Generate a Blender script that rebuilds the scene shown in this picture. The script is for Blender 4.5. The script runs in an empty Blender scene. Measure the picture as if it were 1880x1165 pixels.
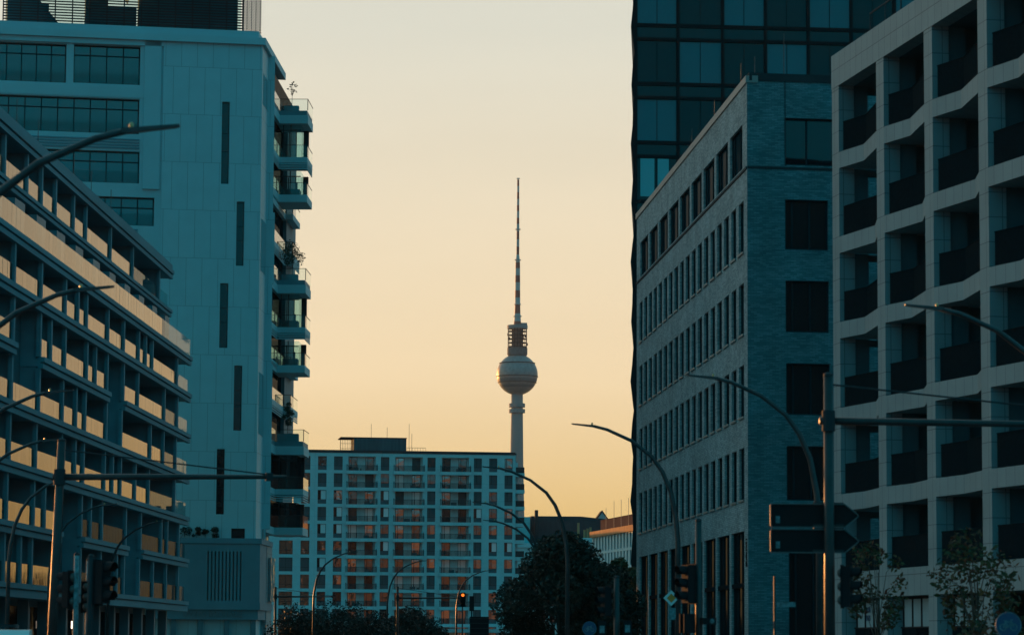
import bpy, math, random
from mathutils import Vector, Matrix
random.seed(7)
S = bpy.context.scene
COL = S.collection
RAD = math.radians

# ------------------------------------------------------------------ camera
F_PX, PITCH, ROLL = 5600.0, RAD(6.105), 0.0055
cd = bpy.data.cameras.new("camera"); cam = bpy.data.objects.new("camera", cd); COL.objects.link(cam)
cd.sensor_width = 36.0; cd.lens = 36.0 * F_PX / 1880.0
cd.clip_start = 0.5; cd.clip_end = 20000
_f = Vector((0, math.cos(PITCH), math.sin(PITCH)))
_u0 = Vector((0, -math.sin(PITCH), math.cos(PITCH)))
_r = Vector((1, 0, 0)) * math.cos(ROLL) + _u0 * math.sin(ROLL)
_u = -Vector((1, 0, 0)) * math.sin(ROLL) + _u0 * math.cos(ROLL)
M = Matrix((_r, _u, -_f)).transposed().to_4x4(); M.translation = (0, 0, 1.6)
cam.matrix_world = M
cd.dof.use_dof = True; cd.dof.focus_distance = 450; cd.dof.aperture_fstop = 3.2
S.camera = cam

# ------------------------------------------------------------------ sky, sun, exposure
SUN_AZ, SUN_EL = RAD(-33), RAD(2.3)          # left of the view direction, just above the roofs
W = bpy.data.worlds.new("World"); S.world = W; W.use_nodes = True
nt = W.node_tree; nt.nodes.clear()
def wn(t, **k):
    n = nt.nodes.new(t)
    for a, b in k.items(): setattr(n, a, b)
    return n
tc = wn('ShaderNodeTexCoord'); sep = wn('ShaderNodeSeparateXYZ'); nt.links.new(tc.outputs['Generated'], sep.inputs[0])
dot = wn('ShaderNodeVectorMath', operation='DOT_PRODUCT'); nt.links.new(tc.outputs['Generated'], dot.inputs[0])
ax = RAD(-30); dot.inputs[1].default_value = (math.sin(ax) * .995, math.cos(ax) * .995, .1)
mr = wn('ShaderNodeMapRange', interpolation_type='SMOOTHSTEP'); nt.links.new(dot.outputs['Value'], mr.inputs[0])
mr.inputs[1].default_value = math.cos(RAD(82)); mr.inputs[2].default_value = math.cos(RAD(50))
def ramp(stops):
    r = wn('ShaderNodeValToRGB'); cr = r.color_ramp
    while len(cr.elements) > 1: cr.elements.remove(cr.elements[0])
    cr.elements[0].position = stops[0][0]; cr.elements[0].color = stops[0][1] + (1,)
    for p, c in stops[1:]:
        e = cr.elements.new(p); e.color = c + (1,)
    nt.links.new(sep.outputs['Z'], r.inputs[0]); return r
warm = ramp([(0, (.76, .47, .155)), (.042, (.80, .545, .222)), (.086, (.915, .71, .44)), (.138, (.865, .74, .535)), (.2, (.735, .722, .612)), (.30, (.66, .70, .64)), (.5, (.48, .57, .56)), (.75, (.17, .34, .38)), (1, (.012, .25, .34))])
cool = ramp([(0, (.24, .075, .03)), (.03, (.20, .07, .032)), (.06, (.05, .16, .20)), (.12, (.005, .335, .46)), (1, (.004, .26, .36))])
# thin veils of high cloud: a few per cent, drawn out along the horizon
vm = wn('ShaderNodeMapping'); vm.inputs['Scale'].default_value = (3, 3, 22); nt.links.new(tc.outputs['Generated'], vm.inputs[0])
vn = wn('ShaderNodeTexNoise'); vn.inputs['Scale'].default_value = 1.6; vn.inputs['Detail'].default_value = 6; nt.links.new(vm.outputs[0], vn.inputs['Vector'])
vr = wn('ShaderNodeMapRange'); nt.links.new(vn.outputs['Fac'], vr.inputs[0]); vr.inputs[1].default_value = .3; vr.inputs[2].default_value = .7; vr.inputs[3].default_value = .975; vr.inputs[4].default_value = 1.025
vs_ = wn('ShaderNodeVectorMath', operation='SCALE'); nt.links.new(warm.outputs[0], vs_.inputs[0]); nt.links.new(vr.outputs[0], vs_.inputs['Scale'])
mx = wn('ShaderNodeMixRGB'); nt.links.new(mr.outputs[0], mx.inputs[0]); nt.links.new(cool.outputs[0], mx.inputs[1]); nt.links.new(vs_.outputs[0], mx.inputs[2])
bg = wn('ShaderNodeBackground'); nt.links.new(mx.outputs[0], bg.inputs[0]); bg.inputs[1].default_value = 1.0
sky = wn('ShaderNodeTexSky', sky_type='NISHITA', sun_disc=False); sky.sun_elevation = SUN_EL; sky.sun_rotation = SUN_AZ
tint = wn('ShaderNodeMixRGB', blend_type='MULTIPLY'); tint.inputs[0].default_value = 1; nt.links.new(sky.outputs[0], tint.inputs[1]); tint.inputs[2].default_value = (.10, .10, .10, 1)
bg2 = wn('ShaderNodeBackground'); nt.links.new(tint.outputs[0], bg2.inputs[0]); bg2.inputs[1].default_value = 0.05
add = wn('ShaderNodeAddShader'); nt.links.new(bg.outputs[0], add.inputs[0]); nt.links.new(bg2.outputs[0], add.inputs[1])
out = wn('ShaderNodeOutputWorld'); nt.links.new(add.outputs[0], out.inputs[0])

sl = bpy.data.lights.new("sun", 'SUN'); sl.energy = 5.0; sl.angle = RAD(.6); sl.color = (1, .40, .11)
sun = bpy.data.objects.new("sun", sl); COL.objects.link(sun)
sd = Vector((math.sin(SUN_AZ) * math.cos(SUN_EL), math.cos(SUN_AZ) * math.cos(SUN_EL), math.sin(SUN_EL)))
sun.rotation_euler = sd.to_track_quat('Z', 'Y').to_euler()
vs = S.view_settings; vs.view_transform = 'Standard'; vs.look = 'None'; vs.exposure = 0; vs.gamma = 1

# ------------------------------------------------------------------ materials
class NB:
    def __init__(s, name):
        s.m = bpy.data.materials.new(name); s.m.use_nodes = True; s.t = s.m.node_tree; s.t.nodes.clear()
        s.o = s.n('ShaderNodeOutputMaterial')
    def n(s, t, **k):
        x = s.t.nodes.new(t)
        for a, b in k.items(): setattr(x, a, b)
        return x
    def l(s, a, b): s.t.links.new(a, b)
def c4(c): return (c[0], c[1], c[2], 1)
def mat(name, col, rough=.6, metal=0, var=.18, scale=.6, bump=0, stretch=(1, 1, 1), emit=None, spec=.5):
    b = NB(name); p = b.n('ShaderNodeBsdfPrincipled'); b.l(p.outputs[0], b.o.inputs[0])
    tcn = b.n('ShaderNodeTexCoord'); mp = b.n('ShaderNodeMapping'); b.l(tcn.outputs['Object'], mp.inputs[0]); mp.inputs['Scale'].default_value = stretch
    nz = b.n('ShaderNodeTexNoise'); nz.inputs['Scale'].default_value = scale; nz.inputs['Detail'].default_value = 5; b.l(mp.outputs[0], nz.inputs['Vector'])
    mm = b.n('ShaderNodeMapRange'); b.l(nz.outputs['Fac'], mm.inputs[0]); mm.inputs[1].default_value = .3; mm.inputs[2].default_value = .7
    mm.inputs[3].default_value = 1 - var; mm.inputs[4].default_value = 1 + var
    mc = b.n('ShaderNodeVectorMath', operation='SCALE'); mc.inputs[0].default_value = col; b.l(mm.outputs[0], mc.inputs['Scale']); b.l(mc.outputs[0], p.inputs['Base Color'])
    p.inputs['Roughness'].default_value = rough; p.inputs['Metallic'].default_value = metal; p.inputs['Specular IOR Level'].default_value = spec
    if bump:
        bp = b.n('ShaderNodeBump'); bp.inputs['Strength'].default_value = bump; bp.inputs['Distance'].default_value = .02; b.l(nz.outputs['Fac'], bp.inputs['Height']); b.l(bp.outputs[0], p.inputs['Normal'])
    if emit:
        p.inputs['Emission Color'].default_value = c4(emit[0]); p.inputs['Emission Strength'].default_value = emit[1]
    return b.m
def tiles(name, c1, c2, joint, bw, rh, ms=.012, off=.5, rough=.6, bump=.3, noise=.15, uoff=(0, 0, 0)):
    """cladding or bricks: courses run along object x/y, heights along z"""
    b = NB(name); p = b.n('ShaderNodeBsdfPrincipled'); b.l(p.outputs[0], b.o.inputs[0])
    tcn = b.n('ShaderNodeTexCoord'); sp = b.n('ShaderNodeSeparateXYZ'); b.l(tcn.outputs['Object'], sp.inputs[0])
    ad = b.n('ShaderNodeMath', operation='ADD'); b.l(sp.outputs[0], ad.inputs[0]); b.l(sp.outputs[1], ad.inputs[1])
    cb = b.n('ShaderNodeCombineXYZ'); b.l(ad.outputs[0], cb.inputs[0]); b.l(sp.outputs[2], cb.inputs[1])
    mp = b.n('ShaderNodeMapping'); mp.inputs['Location'].default_value = uoff; b.l(cb.outputs[0], mp.inputs[0])
    br = b.n('ShaderNodeTexBrick'); br.offset = off; b.l(mp.outputs[0], br.inputs['Vector'])
    br.inputs['Color1'].default_value = c4(c1); br.inputs['Color2'].default_value = c4(c2); br.inputs['Mortar'].default_value = c4(joint)
    br.inputs['Scale'].default_value = 1; br.inputs['Mortar Size'].default_value = ms; br.inputs['Mortar Smooth'].default_value = .1
    br.inputs['Brick Width'].default_value = bw; br.inputs['Row Height'].default_value = rh
    nz = b.n('ShaderNodeTexNoise'); nz.inputs['Scale'].default_value = .7; nz.inputs['Detail'].default_value = 7; b.l(tcn.outputs['Object'], nz.inputs['Vector'])
    mm = b.n('ShaderNodeMapRange'); b.l(nz.outputs['Fac'], mm.inputs[0]); mm.inputs[1].default_value = .3; mm.inputs[2].default_value = .7; mm.inputs[3].default_value = 1 - noise; mm.inputs[4].default_value = 1 + noise
    mc = b.n('ShaderNodeVectorMath', operation='SCALE'); b.l(br.outputs['Color'], mc.inputs[0]); b.l(mm.outputs[0], mc.inputs['Scale']); b.l(mc.outputs[0], p.inputs['Base Color'])
    p.inputs['Roughness'].default_value = rough
    if bump:
        bp = b.n('ShaderNodeBump'); bp.inputs['Strength'].default_value = bump; bp.inputs['Distance'].default_value = .015; bp.invert = True
        b.l(br.outputs['Fac'], bp.inputs['Height']); b.l(bp.outputs[0], p.inputs['Normal'])
    return b.m
def glass(name, tintc, gain, wav=.02, base=None, rough=.015, gc=(.97, .97, .95, 1)):
    """see-through balcony glass; reflection grows towards grazing angles"""
    b = NB(name); g = b.n('ShaderNodeBsdfGlossy'); g.inputs['Roughness'].default_value = rough; g.inputs['Color'].default_value = gc
    t = b.n('ShaderNodeBsdfTransparent'); t.inputs['Color'].default_value = c4(tintc)
    fr = b.n('ShaderNodeFresnel'); fr.inputs['IOR'].default_value = 1.5
    ge = b.n('ShaderNodeNewGeometry'); one = b.n('ShaderNodeMath', operation='SUBTRACT'); one.inputs[0].default_value = 1; b.l(ge.outputs['Backfacing'], one.inputs[1])
    m1 = b.n('ShaderNodeMath', operation='MULTIPLY'); b.l(fr.outputs[0], m1.inputs[0]); b.l(one.outputs[0], m1.inputs[1])
    m2 = b.n('ShaderNodeMath', operation='MULTIPLY', use_clamp=True); b.l(m1.outputs[0], m2.inputs[0]); m2.inputs[1].default_value = gain
    tcn = b.n('ShaderNodeTexCoord'); mp = b.n('ShaderNodeMapping'); mp.inputs['Scale'].default_value = (1.6, 1.6, .25); b.l(tcn.outputs['Object'], mp.inputs[0])
    nz = b.n('ShaderNodeTexNoise'); nz.inputs['Scale'].default_value = 1.5; b.l(mp.outputs[0], nz.inputs['Vector'])
    bp = b.n('ShaderNodeBump'); bp.inputs['Strength'].default_value = .25; bp.inputs['Distance'].default_value = wav; b.l(nz.outputs['Fac'], bp.inputs['Height']); b.l(bp.outputs[0], g.inputs['Normal'])
    mx = b.n('ShaderNodeMixShader'); b.l(m2.outputs[0], mx.inputs[0]); b.l(t.outputs[0], mx.inputs[1]); b.l(g.outputs[0], mx.inputs[2]); b.l(mx.outputs[0], b.o.inputs[0])
    return b.m
def pane(name, base, refl, wav=.01, gc=(1, 1, 1), stripes=0):
    """coated window pane: a dark room behind and a mirror share"""
    b = NB(name); d = b.n('ShaderNodeBsdfPrincipled'); d.inputs['Roughness'].default_value = .5; d.inputs['Specular IOR Level'].default_value = 0; d.inputs['Base Color'].default_value = c4(base)
    g = b.n('ShaderNodeBsdfGlossy'); g.inputs['Roughness'].default_value = .03; g.inputs['Color'].default_value = c4(gc)
    tcn = b.n('ShaderNodeTexCoord')
    nz = b.n('ShaderNodeTexNoise'); nz.inputs['Scale'].default_value = .8; b.l(tcn.outputs['Object'], nz.inputs['Vector'])
    bp = b.n('ShaderNodeBump'); bp.inputs['Strength'].default_value = .4; bp.inputs['Distance'].default_value = wav; b.l(nz.outputs['Fac'], bp.inputs['Height']); b.l(bp.outputs[0], g.inputs['Normal'])
    if stripes:
        wv = b.n('ShaderNodeTexWave', bands_direction='Z'); wv.inputs['Scale'].default_value = stripes; b.l(tcn.outputs['Object'], wv.inputs['Vector'])
        rm = b.n('ShaderNodeMapRange'); b.l(wv.outputs['Fac'], rm.inputs[0]); rm.inputs[3].default_value = .55; rm.inputs[4].default_value = 1.15
        mc = b.n('ShaderNodeVectorMath', operation='SCALE'); mc.inputs[0].default_value = base; b.l(rm.outputs[0], mc.inputs['Scale']); b.l(mc.outputs[0], d.inputs['Base Color'])
    mx = b.n('ShaderNodeMixShader'); mx.inputs[0].default_value = refl; b.l(d.outputs[0], mx.inputs[1]); b.l(g.outputs[0], mx.inputs[2]); b.l(mx.outputs[0], b.o.inputs[0])
    return b.m
def leaf(name, cols, rough=.6):
    b = NB(name); p = b.n('ShaderNodeBsdfPrincipled'); b.l(p.outputs[0], b.o.inputs[0]); p.inputs['Roughness'].default_value = rough
    ge = b.n('ShaderNodeNewGeometry'); r = b.n('ShaderNodeValToRGB'); cr = r.color_ramp; cr.interpolation = 'LINEAR'
    cr.elements[0].color = c4(cols[0]); cr.elements[1].color = c4(cols[-1])
    for i, c in enumerate(cols[1:-1]): e = cr.elements.new((i + 1) / (len(cols) - 1)); e.color = c4(c)
    b.l(ge.outputs['Random Per Island'], r.inputs[0]); b.l(r.outputs[0], p.inputs['Base Color'])
    return b.m

asphalt = mat('asphalt', (.05, .05, .052), .85, var=.25, scale=3, bump=.3)
paving = mat('paving', (.17, .165, .155), .85, var=.2, scale=2, bump=.2)
earth = mat('city_ground', (.09, .09, .085), .9, var=.3, scale=.05)
paintw = mat('road_paint', (.7, .7, .68), .7, var=.1)
concrete = mat('pale_concrete', (.42, .45, .46), .7, var=.12, scale=.5)
fascia = mat('grey_fascia', (.14, .31, .36), .85, var=.12, scale=.4, stretch=(.3, 1, 3), spec=.1)
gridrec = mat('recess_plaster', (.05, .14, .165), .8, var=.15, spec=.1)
loggia = mat('loggia_plaster', (.08, .20, .235), .7, var=.15)
darkwall = tiles('dark_cladding', (.07, .13, .15), (.08, .145, .165), (.03, .05, .06), 1.6, 3.1, .02, .5, bump=.2)
cladding = tiles('white_cladding', (.36, .59, .63), (.39, .62, .66), (.20, .34, .37), 1.33, 4.05, .018, .5, bump=.3, noise=.035, uoff=(.3, -1.2, 0))
whitepl = mat('white_render', (.35, .58, .62), .7, var=.05, scale=.3)
collarm = mat('tower_collar', (.12, .15, .16), .8, spec=.1)
roofbox = mat('roof_box_tin', (.05, .115, .135), .9, spec=.1, var=.2, stretch=(4, 1, .2))
signedge = mat('sign_edge_strip', (.11, .13, .135), .5)
plantm = mat('roof_plant_cladding', (.06, .23, .28), .8, spec=.1)
podiumm = mat('podium_panels', (.10, .25, .30), .7, var=.1)  # darker base colour stands in for dimmer light low on the tower
blockpl = tiles('block_render', (.46, .60, .61), (.48, .61, .62), (.34, .44, .46), 6.0, 3.0, .02, 0, bump=.2, noise=.08)
brick2 = tiles('brick_side_lit_tone', (.24, .30, .315), (.50, .545, .55), (.24, .28, .29), .34, .085, .012, .5, rough=.9, bump=.8, noise=.22)  # same brick as the front, lightened to stand in for street-side light
brick = tiles('brick_front_shade_tone', (.045, .145, .165), (.125, .27, .295), (.05, .13, .15), .28, .075, .010, .5, rough=.9, bump=.35, noise=.22)  # same brick, darkened and tinted for the cool shade on the front
stone = tiles('pale_stone', (.25, .31, .325), (.275, .335, .35), (.11, .13, .14), .75, .83, .014, 0, rough=.65, bump=.4, noise=.08)
coping = mat('metal_coping', (.26, .25, .235), .45, var=.1)
darkmetal = mat('dark_metal', (.03, .042, .048), .8, spec=.2, var=.2)
blackmetal = mat('black_metal', (.010, .013, .016), .75, var=.2, spec=.2)
perf = mat('perforated_dark_panel', (.004, .014, .019), 1, var=.25, scale=8, spec=.02)
galv = mat('galvanised_steel', (.028, .034, .036), .45, spec=.4, metal=.0, var=.25, scale=4)
lampmetal = mat('lamp_steel', (.045, .052, .056), .4, metal=.3, var=.2, scale=4)
roofdark = mat('dark_roof_tin', (.012, .035, .044), .9, spec=.1, var=.2, stretch=(4, 1, .2))
frame = mat('window_frame', (.02, .036, .043), .95, var=.1, spec=0)
framew = mat('pale_window_frame', (.35, .38, .39), .5, var=.1)
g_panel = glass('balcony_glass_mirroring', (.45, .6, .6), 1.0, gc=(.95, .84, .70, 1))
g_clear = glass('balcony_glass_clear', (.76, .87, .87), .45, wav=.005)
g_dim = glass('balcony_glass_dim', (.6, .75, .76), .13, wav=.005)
g_rail = glass('rail_glass', (.92, .96, .95), 1.0, wav=.005)
w_dark = pane('dark_window', (.010, .028, .036), .13)
w_deep = pane('deep_dark_window', (.004, .012, .016), .05)
w_refl = pane('reflecting_window', (.03, .03, .03), .50, wav=.05)
w_shut = mat('closed_dark_shutter', (.03, .065, .075), .6, var=.15, scale=2, stretch=(1, 1, 12))
w_blind = pane('pale_drawn_blind', (.75, .85, .85), .12, stripes=0)
w_teal = pane('teal_curtain_window', (.012, .06, .085), .12)
w_ltblind = pane('pale_venetian_blind', (.035, .14, .185), .05, stripes=6)  # drawn blinds in a paler base colour
w_dkblind = pane('dark_venetian_blind', (.003, .022, .030), .03, stripes=6)  # darker panes with the same fine stripes
w_pale = pane('pale_sky_pane', (.42, .55, .58), .25)
w_mirror = pane('mirroring_side_window', (.02, .02, .02), .88)
w_side = pane('street_side_window', (.006, .034, .046), .03)
w_annex = pane('pale_teal_pane', (.10, .30, .34), .12)
w_spand = pane('dark_spandrel', (.003, .016, .022), .035)
w_refl2 = pane('dim_reflecting_window', (.015, .025, .03), .22, wav=.05)
w_refl3 = pane('curtained_reflecting_window', (.06, .06, .055), .36, wav=.08)
spand = mat('teal_spandrel', (.045, .085, .10), .6, var=.15)
signwhite = mat('sign_white', (.65, .68, .68), .5, var=.05)
signyellow = mat('sign_amber', (.80, .22, .02), .5, var=.05)
signblue = mat('sign_blue', (.015, .07, .16), .5, var=.05)
amber = mat('amber_plastic', (.75, .45, .2), .35, var=.05)
bulbred = mat('lit_red_lens', (.4, .02, .02), .3, emit=((1, .035, .03), 2.2))
bulbamber = mat('lit_amber_lens', (.5, .12, .02), .3, emit=((1, .2, .02), 1.6))
domem = mat('signal_dome_plastic', (.09, .09, .085), .5)
lens = mat('unlit_lens', (.02, .02, .02), .7, spec=.1)
lit = mat('lit_lamp_glass', (.8, .8, .75), .4, emit=((1, .8, .6), 3.0))
redp = mat('tower_red', (.30, .075, .055), .6, var=.1)
whp = mat('tower_white', (.40, .50, .50), .6, var=.1)
shaft = mat('tower_concrete', (.25, .27, .275), .8, var=.12, scale=.05, stretch=(1, 1, .2))
steel = mat('steel_facets', (.21, .26, .27), .5, metal=.35, var=.2, scale=.4)
bark = mat('bark', (.06, .05, .04), .9, var=.3, scale=6, bump=.5)
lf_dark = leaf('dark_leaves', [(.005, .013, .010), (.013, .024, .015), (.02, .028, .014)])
lf_brown = leaf('brown_leaves', [(.05, .05, .025), (.16, .09, .03), (.07, .07, .03)])
lf_aut = leaf('autumn_leaves', [(.03, .045, .018), (.06, .06, .02), (.11, .06, .018), (.12, .03, .018), (.04, .05, .02)], .9)
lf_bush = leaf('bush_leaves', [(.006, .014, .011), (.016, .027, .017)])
lf_pot = leaf('pot_leaves', [(.03, .045, .03), (.06, .075, .035)])
planterm = mat('planter_zinc', (.10, .26, .30), .6, var=.15)
sandlit = mat('ochre_cornice', (.42, .24, .12), .9, spec=.1, var=.15)
screenb = mat('brown_metal_screen', (.10, .07, .065), 1, spec=0, var=.2, scale=2, stretch=(6, 6, .2))
vanwhite = mat('van_paint', (.62, .66, .66), .35, var=.04)
rubber = mat('rubber', (.02, .02, .02), .8)
stickers = mat('sticker_paper', (.13, .22, .24), .7, var=.5, scale=12)

# ------------------------------------------------------------------ mesh helpers
class MB:
    def __init__(s, ang=0, ox=0, oy=0, oz=0):
        s.v = []; s.f = []; s.m = []; s.set(ang, ox, oy, oz)
    def set(s, ang=0, ox=0, oy=0, oz=0):
        a = RAD(ang); s.ca, s.sa, s.ox, s.oy, s.oz = math.cos(a), math.sin(a), ox, oy, oz; return s
    def p(s, x, y, z):
        s.v.append((s.ox + x * s.ca - y * s.sa, s.oy + x * s.sa + y * s.ca, z + s.oz)); return len(s.v) - 1
    def face(s, pts, m=0):
        s.f.append([s.p(*q) for q in pts]); s.m.append(m)
    def box(s, x0, x1, y0, y1, z0, z1, m=0):
        i = [s.p(x, y, z) for z in (z0, z1) for x, y in ((x0, y0), (x1, y0), (x1, y1), (x0, y1))]
        for q in ((3, 2, 1, 0), (4, 5, 6, 7), (0, 1, 5, 4), (1, 2, 6, 5), (2, 3, 7, 6), (3, 0, 4, 7)):
            s.f.append([i[k] for k in q]); s.m.append(m)
        return s
    def prism(s, poly, z0, z1, m=0):
        n = len(poly); a = [s.p(x, y, z0) for x, y in poly]; b = [s.p(x, y, z1) for x, y in poly]
        s.f.append(a[::-1]); s.m.append(m); s.f.append(b); s.m.append(m)
        for k in range(n): s.f.append([a[k], a[(k + 1) % n], b[(k + 1) % n], b[k]]); s.m.append(m)
        return s
    def xprism(s, poly, y0, y1, m=0):   # polygon in x,z extruded along y
        n = len(poly); a = [s.p(x, y0, z) for x, z in poly]; b = [s.p(x, y1, z) for x, z in poly]
        s.f.append(a); s.m.append(m); s.f.append(b[::-1]); s.m.append(m)
        for k in range(n): s.f.append([a[(k + 1) % n], a[k], b[k], b[(k + 1) % n]]); s.m.append(m)
        return s
    def tube(s, pts, r, n=10, m=0):
        pts = [Vector(q) for q in pts]; rr = r if isinstance(r, (list, tuple)) else [r] * len(pts); rings = []
        up = None
        for k, q in enumerate(pts):
            d = (pts[min(k + 1, len(pts) - 1)] - pts[max(k - 1, 0)]).normalized()
            if up is None: up = Vector((0, 1, 0)) if abs(d.y) < .9 else Vector((1, 0, 0))
            e1 = d.cross(up).normalized(); e2 = e1.cross(d).normalized(); up = e2
            rings.append([s.p(*(q + (e1 * math.cos(t) + e2 * math.sin(t)) * rr[k])) for t in [2 * math.pi * j / n for j in range(n)]])
        for a, b in zip(rings, rings[1:]):
            for j in range(n): s.f.append([a[j], a[(j + 1) % n], b[(j + 1) % n], b[j]]); s.m.append(m)
        s.f.append(rings[0][::-1]); s.m.append(m); s.f.append(rings[-1]); s.m.append(m)
        return s
    def lathe(s, prof, cx=0, cy=0, n=24, m=0, a0=0):
        rings = []
        for q in prof:
            rings.append([s.p(cx + q[0] * math.cos(t), cy + q[0] * math.sin(t), q[1]) for t in [a0 + 2 * math.pi * j / n for j in range(n)]])
        for k, (a, b) in enumerate(zip(rings, rings[1:])):
            mi = prof[k + 1][2] if len(prof[k + 1]) > 2 else m
            for j in range(n): s.f.append([a[j], a[(j + 1) % n], b[(j + 1) % n], b[j]]); s.m.append(mi)
        s.f.append(rings[0][::-1]); s.m.append(m); s.f.append(rings[-1]); s.m.append(m)
        return s
    def disc(s, cx, cz, r, y0, y1, n=24, m=0):
        s.xprism([(cx + r * math.cos(2 * math.pi * j / n), cz + r * math.sin(2 * math.pi * j / n)) for j in range(n)], y0, y1, m); return s
    def wall(s, x0, x1, z0, z1, ops, y=0, depth=.3, m=0, mr=None):
        """front face with openings and their reveals; ops = (x0,x1,z0,z1)"""
        xs = sorted({x0, x1, *[min(max(o[i], x0), x1) for o in ops for i in (0, 1)]}); zs = sorted({z0, z1, *[min(max(o[i], z0), z1) for o in ops for i in (2, 3)]})
        for a, b in zip(xs, xs[1:]):
            for c, d in zip(zs, zs[1:]):
                mx_, mz = (a + b) / 2, (c + d) / 2
                if any(o[0] < mx_ < o[1] and o[2] < mz < o[3] for o in ops): continue
                s.face([(a, y, c), (b, y, c), (b, y, d), (a, y, d)], m)
        mr = m if mr is None else mr
        for a, b, c, d in ops:
            y2 = y + depth
            s.face([(a, y, c), (a, y, d), (a, y2, d), (a, y2, c)], mr); s.face([(b, y, c), (b, y2, c), (b, y2, d), (b, y, d)], mr)
            s.face([(a, y, c), (a, y2, c), (b, y2, c), (b, y, c)], mr); s.face([(a, y, d), (b, y, d), (b, y2, d), (a, y2, d)], mr)
        return s
    def build(s, name, mats, parent=None, smooth=False, label=None):
        me = bpy.data.meshes.new(name); me.from_pydata(s.v, [], s.f)
        mats = mats if isinstance(mats, (list, tuple)) else [mats]
        for q in mats: me.materials.append(q)
        me.polygons.foreach_set('material_index', s.m)
        if smooth: me.polygons.foreach_set('use_smooth', [True] * len(s.f))
        me.update()
        o = bpy.data.objects.new(name, me); COL.objects.link(o)
        if parent: o.parent = parent
        if label: o['label'] = label
        return o
def tag(o, label, cat, group=None):
    o['label'] = label; o['category'] = cat
    if group: o['group'] = group
    return o
def thing(name, label, cat, loc, rot=0, group=None):
    o = bpy.data.objects.new(name, None); COL.objects.link(o); o.location = loc; o.rotation_euler = (0, 0, RAD(rot)); o.empty_display_size = .5
    return tag(o, label, cat, group)
def struct(o, kind='structure'): o['kind'] = kind; return o
def window(parent, x0, x1, z0, z1, y, gm, mull=(), trans=(), fw=.07, name='window', fm=None, ang=0, ox=0, oy=0, depth=.08):
    b = MB(ang, ox, oy)
    b.box(x0, x1, y, y + depth, z0, z0 + fw); b.box(x0, x1, y, y + depth, z1 - fw, z1)
    b.box(x0, x0 + fw, y, y + depth, z0 + fw, z1 - fw); b.box(x1 - fw, x1, y, y + depth, z0 + fw, z1 - fw)
    for q in mull: b.box(q - fw / 2, q + fw / 2, y + .005, y + depth - .005, z0 + fw, z1 - fw)
    for q in trans: b.box(x0 + fw, x1 - fw, y + .01, y + depth - .01, q - fw / 2, q + fw / 2)
    b.face([(x0, y + depth * .6, z0), (x1, y + depth * .6, z0), (x1, y + depth * .6, z1), (x0, y + depth * .6, z1)], 1)
    return b.build(name, [fm or frame, gm], parent)
def text_mesh(txt, size, depth=.02):
    c = bpy.data.curves.new('text', 'FONT'); c.body = txt; c.size = size; c.extrude = depth; c.align_x = 'CENTER'; c.align_y = 'CENTER'
    o = bpy.data.objects.new('text', c); COL.objects.link(o); dg = bpy.context.evaluated_depsgraph_get()
    me = bpy.data.meshes.new_from_object(o.evaluated_get(dg)); bpy.data.objects.remove(o); return me

# ------------------------------------------------------------------ ground, road, pavements
g = MB(); g.face([(-900, -300, 0), (900, -300, 0), (900, 2700, 0), (-900, 2700, 0)]); struct(g.build('ground', earth))
LE = [(-3.5, -60), (-4.6, 0), (-6.5, 37), (-10, 55), (-13.7, 76), (-16.6, 95), (-18.6, 116), (-20.2, 140), (-19.9, 165), (-17.2, 185), (-12.8, 214), (-8, 237), (-3, 267), (14, 330), (50, 420), (130, 560)]
RE = [(24, -60), (17.5, 0), (11.4, 37), (9.6, 57), (7.5, 72), (5.0, 88), (2.4, 110), (1.6, 138), (2.2, 160), (4.4, 185), (7.6, 214), (12, 237), (18, 267), (34, 330), (70, 420), (150, 560)]
g = MB()
for k in range(len(LE) - 1): g.face([(LE[k][0], LE[k][1], .004), (RE[k][0], RE[k][1], .004), (RE[k + 1][0], RE[k + 1][1], .004), (LE[k + 1][0], LE[k + 1][1], .004)])
struct(g.build('road', asphalt))
g = MB()
for k in range(len(LE) - 1):
    for f0 in (0.1, .6):
        a, b = f0, f0 + .3
        P = lambda t, sx: ((LE[k][0] + RE[k][0]) / 2 * (1 - t) + (LE[k + 1][0] + RE[k + 1][0]) / 2 * t + sx, LE[k][1] * (1 - t) + LE[k + 1][1] * t, .008)
        g.face([P(a, -.07), P(a, .07), P(b, .07), P(b, -.07)])
struct(g.build('lane_markings', paintw))
def pavement(name, E, X):
    b = MB()
    for k in range(len(E) - 1):
        (x0, y0), (x1, y1) = E[k], E[k + 1]
        o0, o1 = X(x0, y0), X(x1, y1)
        b.face([(x0, y0, .13), (x1, y1, .13), (o1, y1, .13), (o0, y0, .13)][::(1 if o0 < x0 else -1)])
        b.face([(x0, y0, 0), (x1, y1, 0), (x1, y1, .13), (x0, y0, .13)])
    struct(b.build(name, paving))
pavement('pavement', LE, lambda x, y: min(x - 6, -24.5) if y < 300 else x - 6)
pavement('pavement', RE, lambda x, y: x + 5)

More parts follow.
